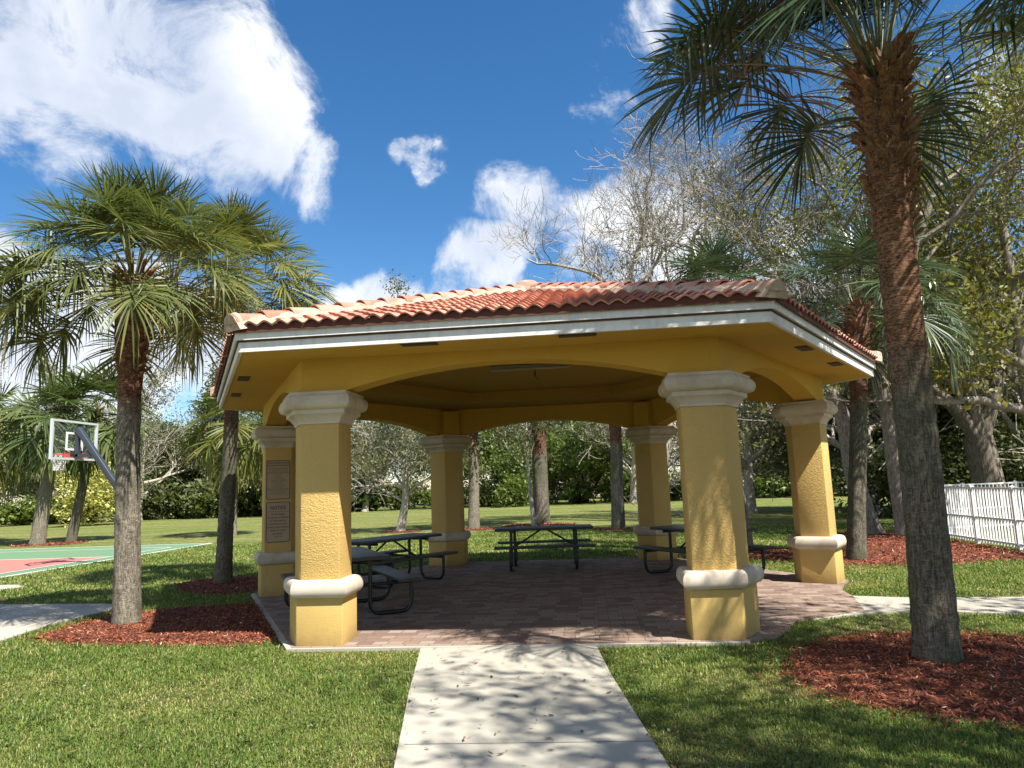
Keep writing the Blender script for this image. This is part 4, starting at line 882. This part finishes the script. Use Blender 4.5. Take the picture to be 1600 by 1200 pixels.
# trees in the right middle distance
for nm, lb, k, x, y, s, r in (('dense_tree', 'dark green tree filling the gap behind the forked grey trunk', 'olive2', 12.5, 22, 1.0, .4), ('dense_tree', 'dark tree in shade right behind the white fence corner', 'dark', 15.5, 19.5, .8, 1.9), ('sparse_tree', 'half bare tall tree rising above the palm crown right of the roof', 'brown', 11.5, 17.5, 1.35, 3.0),
    ('twiggy_tree', 'tall grey twiggy tree at the right edge behind the fence', 'twig', 17.5, 16.5, 1.2, 4.4), ('dense_tree', 'dark broad tree low behind the fence at the right edge', 'dark', 20.5, 20, .95, 5.0), ('twiggy_tree', 'grey twiggy tree between the roof corner and the big palm', 'twig', 7.8, 21.5, 1.25, 1.2)):
    place_tree(nm, lb, KN[k], x, y, s, r)
RMIN = .009
big_yg = std_tree_mesh(120, 12, .28, 4, BARK_MID, YGREEN, 7, .17, .3, .35, 1.0, 9)
place_tree('yellow_tree', 'tall tree with yellow and orange leaves filling the upper right corner', big_yg, 12.6, 8.8, 1.0, .6)
# trees standing behind the viewer, out of frame: they throw the dappled shade on the walk
place_tree('dense_tree', 'dark rounded tree standing alone in the gap right of the yellow shrub', KN['dark'], -31.5, 47, 1.15, 2.0)
place_tree('leafy_tree', 'full dull green tree in the gap between the two near palm trunks', KN['olive2'], -24.5, 47, 1.1, 4.0)
shade = std_tree_mesh(131, 10.5, .24, 4, BARK, BRIGHT, 2, .16, .34, .4, .9, 9)
place_tree('shade_tree', 'tree behind the viewer whose dappled shade falls across the front walk', shade, 7.3, -11.8, 1.0, .3)
shade2 = std_tree_mesh(133, 10.5, .24, 4, BARK, BRIGHT, 4, .17, .32, .4, .95, 9)
place_tree('shade_tree', 'tree beyond the right edge whose dappled shade falls on the right lawn', shade2, 9.2, -9.4, 1.0, 2.2)
# shrubs and ferns at the foot of the tree line
def shrub_mesh(seed, rx, ry, h, n, lsize, leafm, tb=.2, ts=.7, shell=.5, flat=.3):
    g = np.random.default_rng(seed); d = g.normal(0, 1, (n, 3)); d /= np.linalg.norm(d, axis=1)[:, None]
    lump = 1+.16*np.sin(3*np.arctan2(d[:, 1], d[:, 0])+seed)+.14*np.sin(7*d[:, 2]+5*d[:, 0]+seed)
    r = (g.random(n)**shell)*lump; c = np.stack([d[:, 0]*rx*r, d[:, 1]*ry*r, h*.48+d[:, 2]*h*.5*r], 1); c = c[c[:, 2] > .02]; m = len(c)
    V, F, Tn = leaf_quads(g, c, lsize, tb+ts*g.random(m), flat)
    mb = MB(); rs = random.Random(seed)
    for i in range(9):
        a = rs.uniform(0, 6.3); q = rs.uniform(.2, .6); mb.tube([(0, 0, -.05), (cos(a)*rx*q*.5, sin(a)*ry*q*.5, h*.3), (cos(a)*rx*q, sin(a)*ry*q, h*.6)], [.04, .03, .01], 4, False)
    W = bpy.data.meshes.new('stems'); W.from_pydata(mb.v, [], mb.f); W.materials.append(BARK_DARK)
    return W, fast_mesh('foliage', V, F, leafm, None, np.clip(Tn, 0, 1), link=False)
def place_shrub(name, label, meshes, x, y, s, rz, group=None, cat='shrub', sc=None):
    t = thing(name, label, cat, (x, y, GZ), rz, group)
    for nm, me in zip(('stems', 'foliage'), meshes):
        o = bpy.data.objects.new(nm, me); C.objects.link(o); o.parent = t
    t.scale = sc or (s, s, s); return t
SH = [shrub_mesh(201, 2.3, 1.4, 2.0, 1500, .42, BRIGHT, .1, .8), shrub_mesh(202, 2.4, 1.4, 2.3, 2200, .30, DGREEN, .1, .8), shrub_mesh(203, 2.2, 1.3, 1.7, 1500, .38, BRIGHT, .25, .75)]
rs = random.Random(5); sx = [-58, -53.5, -49, -45, -41, -37.5, -28, -24.5, -21, -17.5, -14, -10.5, -7, -3.5, 0, 3.5, 7, 10.5, 14, 17.5, 21, 24.5, 28.5]
for i, x in enumerate(sx):
    y = 45.5 if x > -15 else 45.5-(-15-x)*.27
    if x > 12: y = 44-(x-12)*.45
    k = (i*7+i//3) % 3; w = ('broad glossy shrub', 'dark leafy shrub', 'low bright shrub')[k]
    side = ORD[i] if i < 12 else {12: 'eleventh from the right', 13: 'tenth from the right', 14: 'ninth from the right', 15: 'eighth from the right', 16: 'seventh from the right', 17: 'sixth from the right', 18: 'fifth from the right', 19: 'fourth from the right', 20: 'third from the right', 21: 'second from the right', 22: 'rightmost'}[i]
    place_shrub('border_shrub', f'{w} at the foot of the far tree line, {side}', SH[k], x, y, rs.uniform(.85, 1.15)*(1.35 if -34 < x < -15 else 1), rs.uniform(0, 6.3), 'shrubs at the foot of the far tree line')
place_shrub('yellow_shrub', 'rounded shrub covered in pale yellow leaves behind the basketball hoop', shrub_mesh(210, 2.35, 2.0, 4.6, 4200, .26, YELLOW, .05, .95, .33, .6), -31.6, 33.4, 1, .5)
for i, (x, y, k, lb) in enumerate(((-26.5, 41, 1, 'big dark bush directly right of the yellow shrub'), (-22.5, 42, 0, 'glossy bush second to the right of the yellow shrub'), (-18.5, 43, 1, 'dark bush seen between the two near palm trunks'), (-31.0, 42.0, 1, 'tall dark bush behind and just right of the yellow shrub'), (-35.0, 43.0, 2, 'bright bush hidden mostly behind the yellow shrub'))):
    place_shrub('border_shrub', lb, SH[k], x, y, 1.45, i*2.1)
hd = shrub_mesh(211, 2.6, 1.2, 3.0, 3600, .20, DGREEN, 0, .6)
for i, (x, y) in enumerate(((11.6, 15.2), (15.8, 15.8), (19.6, 16.6), (23.5, 17.5))):
    place_shrub('hedge_bush', ('dark hedge bush left of the massive tree behind the fence', 'dark hedge bush right behind the massive tree', 'dark hedge bush at the right edge behind the fence', 'dark hedge bush farthest right behind the fence')[i], hd, x, y, 1, i*1.3, 'dark hedge behind the fence', 'hedge')
# twig poking up over the roof is the top of the slender tree: one extra leafy shoot
# ------------------------------------------------------------------ houses beyond the trees
HW = m_stucco('cream_house_wall', (.55, .47, .36), .6, .3); HR = m_court('house_roof_tile', (.33, .2, .15)); HGL = mat('house_window_glass', (.03, .04, .05), .1, .6)
def house(label, x, y, w, d, h, rz, wall=HW):
    t = thing('house', label, 'house', (x, y, GZ), rz)
    MB().box(-w/2, -d/2, -.2, w/2, d/2, h).build('wall', wall, t)
    b = MB(); o = .6; b.add([(-w/2-o, -d/2-o, h), (w/2+o, -d/2-o, h), (w/2+o, d/2+o, h), (-w/2-o, d/2+o, h), (-w/2+d/2, 0, h+d*.22), (w/2-d/2, 0, h+d*.22)], [(0, 1, 5, 4), (1, 2, 5), (2, 3, 4, 5), (3, 0, 4), (3, 2, 1, 0)]); b.build('roof', HR, t)
    for i in range(int(w/3.2)):
        xx = -w/2+1.8+i*3.2; f = MB().box(xx-.65, -d/2-.05, 1.0, xx+.65, -d/2+.03, 2.2).build('window', WHITE, t); MB().box(xx-.55, -d/2-.06, 1.1, xx+.55, -d/2-.052, 2.1).build('pane', HGL, f)
house('cream house glimpsed through the trees above the back picnic table', 1.5, 72, 14, 10, 3.2, .1)
house('white house glimpsed through the trees right of the front right column', 21, 68, 14, 10, 3.0, -.2, m_stucco('white_house_wall', (.7, .68, .64), .6, .3))
#house('low house with reddish roof glimpsed behind the yellow shrub', -44, 66, 16, 10, 3.2, .3)
# ------------------------------------------------------------------ mulch beds
def inpoly(x, y, P):
    r = np.zeros(len(x), bool); n = len(P); j = n-1
    for i in range(n):
        xi, yi = P[i]; xj, yj = P[j]
        c = ((yi > y) != (yj > y)) & (x < (xj-xi)*(y-yi)/((yj-yi)+1e-12)+xi); r ^= c; j = i
    return r
MULCHL = leafmat('red_mulch_chip', [(0, (.035, .012, .008)), (.35, (.15, .042, .02)), (.7, (.32, .092, .042)), (.93, (.42, .18, .10)), (1, (.5, .38, .28))], 0, .8, .2)
MULCHB = mat('mulch_bed_soil', (.09, .03, .018), .95)
def m_mb():
    nt = MULCHB.node_tree; a = noise(nt, coords(nt), 30, 5, .7); setb(MULCHB, ramp(nt, a, [(.35, (.035, .013, .009)), (.6, (.17, .055, .03))]), bump(nt, a, .8, .03))
m_mb()
BEDS = []
def bed(label, P, dens, csize, seed, h=.06):
    g = np.random.default_rng(seed); P = np.array(P, float); cx, cy = P.mean(0); pts = [tuple(p) for p in P]
    sm = catmull([(p[0], p[1], 0) for p in pts+[pts[0]]], 5)[:-1]; PP = [(p.x*(1+0)+g.normal(0, .02), p.y+g.normal(0, .02)) for p in sm]; BEDS.append(PP)
    n = len(PP); v = [(x, y, GZ-.01) for x, y in PP]+[(cx+(x-cx)*.8, cy+(y-cy)*.8, GZ+h*.7) for x, y in PP]+[(cx+(x-cx)*.45, cy+(y-cy)*.45, GZ+h) for x, y in PP]+[(cx, cy, GZ+h)]
    f = [(i, (i+1) % n, (i+1) % n+n, i+n) for i in range(n)]+[(i+n, (i+1) % n+n, (i+1) % n+2*n, i+2*n) for i in range(n)]+[(i+2*n, (i+1) % n+2*n, 3*n) for i in range(n)]
    o = mesh('mulch_bed', v, f, MULCHB, sm=60); tag(o, label, 'mulch', kind='stuff')
    A = np.array(PP); x0, y0 = A.min(0)-.4; x1, y1 = A.max(0)+.4; m = int((x1-x0)*(y1-y0)*dens); x = g.uniform(x0, x1, m); y = g.uniform(y0, y1, m)
    fs = np.where(g.random(m) < .12, .86, .96); ex = cx+(x-cx)*fs; ey = cy+(y-cy)*fs; k = inpoly(ex, ey, PP); x = x[k]; y = y[k]; m = len(x)
    # height: approximate mound by radial fraction
    th = np.arctan2(y-cy, x-cx); rr = np.hypot(x-cx, y-cy); ta = np.arctan2(A[:, 1]-cy, A[:, 0]-cx); ra = np.hypot(A[:, 0]-cx, A[:, 1]-cy); od = np.argsort(ta); R = np.interp(th, ta[od], ra[od], period=2*pi)
    q = np.clip(rr/R, 0, 1.3); z = np.interp(q, [0, .45, .8, 1.02, 1.3], [h, h, h*.7, .012, .03])+GZ+g.uniform(0, .02, m)
    c = np.stack([x, y, z], 1); V, F, T = leaf_quads(g, c, csize, np.clip(g.beta(2, 2.2, m)*1.05, 0, 1), 1.6, .22)
    # add thickness: merge chips into the bed object
    chips = fast_mesh('wood_chips', V, F, MULCHL, o, T); return o
bed('red mulch around the big palm in the right foreground', [(2.35, -5.1), (2.75, -4.2), (3.5, -3.68), (4.4, -3.75), (5.3, -4.3), (5.6, -5.3), (5.0, -6.2), (4.0, -6.5), (3.2, -6.35), (2.55, -5.85)], 2200, .052, 1)
bed('red mulch around the tall left palm, partly in roof shade', [(-5.9, -3.0), (-5.95, -2.1), (-5.4, -1.3), (-4.6, -1.0), (-4.0, -1.1), (-3.3, -2.4), (-2.75, -3.55), (-3.6, -3.65), (-4.6, -3.6), (-5.5, -3.35)], 1600, .055, 2)
bed('shaded mulch around the slimmer left palm', [(-6.9, 1.6), (-6.6, 2.3), (-5.8, 2.4), (-5.0, 1.6), (-4.75, .6), (-5.2, .1), (-6.0, .4)], 700, .07, 3)
bed('red mulch under the trees and along the white fence', [(5.1, 2.6), (5.5, 1.95), (6.3, 1.75), (7.4, 2.0), (8.2, 2.0), (8.85, 1.0), (8.9, 4), (8.9, 8), (8.4, 9.0), (7.3, 9.0), (6.7, 7.4), (6.2, 5.6), (5.3, 4.2)], 420, .09, 4)
bed('red mulch patch behind the right column in shade', [(3.9, 3.4), (4.4, 2.9), (5.0, 3.3), (5.2, 4.3), (4.7, 5.4), (3.6, 5.3), (3.3, 4.2)], 250, .12, 5)
for i, (x, y, r, lb) in enumerate(((-3.58, 15.92, .9, 'red mulch ring round the pale ringed palm trunk'), (-1.2, 17.3, 1.3, 'red mulch ring round the stout trunk behind the back table'), (1.75, 13.32, .8, 'red mulch ring round the dark trunk left of the back right column'), (-20.1, 15.0, 1.2, 'red mulch ring round the leaning palm pair'), (-6.38, 15.77, .7, 'red mulch ring round the small pale leaning tree'))):
    bed(lb, [(x+r*cos(a)*1.15, y+r*sin(a)*.9) for a in np.linspace(0, 2*pi, 9)[:-1]], 120, .16, 10+i, .05)
# ------------------------------------------------------------------ lawn blades
def lawn():
    g = np.random.default_rng(42); cx, cy = CAM['loc'][0], CAM['loc'][1]; yaw = CAM['yaw']; out = []
    for d0, d1, dens, ln, wd in ((3.2, 6.2, 9500, .036, .0056), (6.2, 9.5, 5000, .040, .0082), (9.5, 15, 2000, .046, .013), (15, 26, 650, .055, .024)):
        half = radians(47); area = half*(d1*d1-d0*d0); n = int(area*dens); r = np.sqrt(g.uniform(d0*d0, d1*d1, n)); a = g.uniform(-half, half, n)+yaw
        x = cx+r*np.sin(a); y = cy+r*np.cos(a); ex = np.zeros(n, bool); x0 = x; y0 = y; x = x+g.normal(0, .028, n); y = y+g.normal(0, .028, n)
        for P in (WALK, WALKL, WALKL2, WALKR, hexpts(4.70), APRON, [(-12.05, -14), (-12.05, 12.6), (-40, 12.6), (-40, -14)]): ex |= inpoly(x, y, P)
        for P in BEDS: 
            A = np.array(P); c = A.mean(0); ex |= inpoly(c[0]+(x-c[0])*1.03, c[1]+(y-c[1])*1.03, P) & (g.random(n) < .97)
        x = x0; y = y0
        # thin patches and bare spots
        pn = np.sin(x*1.9+1.3*np.sin(y*1.1))*np.sin(y*2.3+1.7*np.sin(x*.9)); fn = np.sin(x*7.1+2*np.sin(y*5))*np.sin(y*8.3+2*np.sin(x*6.1))
        ex |= (pn+.5*fn+g.normal(0, .25, n)) < -1.02
        x = x[~ex]; y = y[~ex]; pn = pn[~ex]; fn = fn[~ex]; m = len(x)
        az = g.uniform(0, 2*pi, m); lean = g.beta(2, 1.6, m)*1.45; L = ln*g.uniform(.55, 1.35, m)*(1+.22*pn); w = wd*g.uniform(.7, 1.25, m)
        dx = np.cos(az); dy = np.sin(az); sx_, sy_ = -dy, dx
        h1 = L*.55*np.cos(lean*.6); o1 = L*.55*np.sin(lean*.6); h2 = h1+L*.45*np.cos(lean*1.5); o2 = o1+L*.45*np.sin(lean*1.5); z0 = np.full(m, GZ-.004)
        V = np.empty((m, 5, 3)); 
        V[:, 0] = np.stack([x-sx_*w/2, y-sy_*w/2, z0], 1); V[:, 1] = np.stack([x+sx_*w/2, y+sy_*w/2, z0], 1)
        V[:, 2] = np.stack([x+dx*o1+sx_*w*.45, y+dy*o1+sy_*w*.45, z0+h1], 1); V[:, 3] = np.stack([x+dx*o1-sx_*w*.45, y+dy*o1-sy_*w*.45, z0+h1], 1); V[:, 4] = np.stack([x+dx*o2, y+dy*o2, z0+h2], 1)
        tone = .42+.19*g.normal(0, 1, m)-.13*pn+.10*fn; dry = g.random(m) < .10+.14*(pn < -.35); tone[dry] = g.uniform(.8, 1, dry.sum()); out.append((V, np.clip(tone, 0, 1)))
    V = np.concatenate([o[0] for o in out]); T = np.concatenate([o[1] for o in out]); m = len(V); b = np.arange(m)*5
    F = np.stack([np.stack([b, b+1, b+2], 1), np.stack([b, b+2, b+3], 1), np.stack([b+3, b+2, b+4], 1)], 1).reshape(-1, 3)
    o = fast_mesh('grass', V.reshape(-1, 3), F, GRASS, None, np.repeat(T, 5)); tag(o, 'short patchy green lawn grass around the pavilion and walks', 'grass', kind='stuff')
lawn()
# low clover patches and fallen leaves
def clover():
    g = np.random.default_rng(9); P = []
    for i in range(420):
        r = g.uniform(3.6, 9); a = g.uniform(-.8, .75)+CAM['yaw']; x = CAM['loc'][0]+r*sin(a); y = CAM['loc'][1]+r*cos(a); n = g.integers(15, 60)
        q = np.stack([x+g.normal(0, .07, n), y+g.normal(0, .07, n), GZ+g.uniform(.02, .06, n)], 1); P.append(q)
    P = np.concatenate(P); ex = np.zeros(len(P), bool)
    for W in (WALK, WALKL, WALKR, hexpts(4.8)): ex |= inpoly(P[:, 0], P[:, 1], W)
    for B in BEDS: ex |= inpoly(P[:, 0], P[:, 1], B)
    P = P[~ex]; V, F, T = leaf_quads(g, P, .022, .2+.5*g.random(len(P)), 1.5, .8); tag(fast_mesh('clover', V, F, BRIGHT, None, T), 'small round-leaved weeds growing through the near lawn', 'weeds', kind='stuff')
clover()
LITTER = leafmat('dry_litter', [(0, (.04, .025, .015)), (.5, (.13, .08, .04)), (1, (.36, .25, .13))], .1, .7, .2)
def litter():
    g = np.random.default_rng(19); P = []
    n = 230; P.append(np.stack([g.uniform(-.8, 1.8, n), g.uniform(-8.5, -3.3, n), np.full(n, -.002)], 1)); n = 200; P.append(np.stack([g.uniform(-4, 6, n), g.uniform(-8, -4.2, n), GZ+g.uniform(.03, .055, n)], 1)); n = 60; P.append(np.stack([g.uniform(3, 8, n), g.uniform(-3.2, -1.4, n), np.full(n, .0)], 1))
    P = np.concatenate(P); m = len(P); V, F, T = leaf_quads(g, P, .055, g.random(m)*.9, 4.0, .33); s = np.repeat(g.uniform(.35, 1.3, m), 4)[:, None]; Cc = np.repeat(P, 4, axis=0); V = Cc+(V-Cc)*s; V[:, 2] = np.maximum(V[:, 2], Cc[:, 2])
    tag(fast_mesh('leaf_litter', V, F, LITTER, None, T), 'scattered dry leaves and twigs on the front walk and lawn', 'fallen leaves', kind='stuff')
litter()
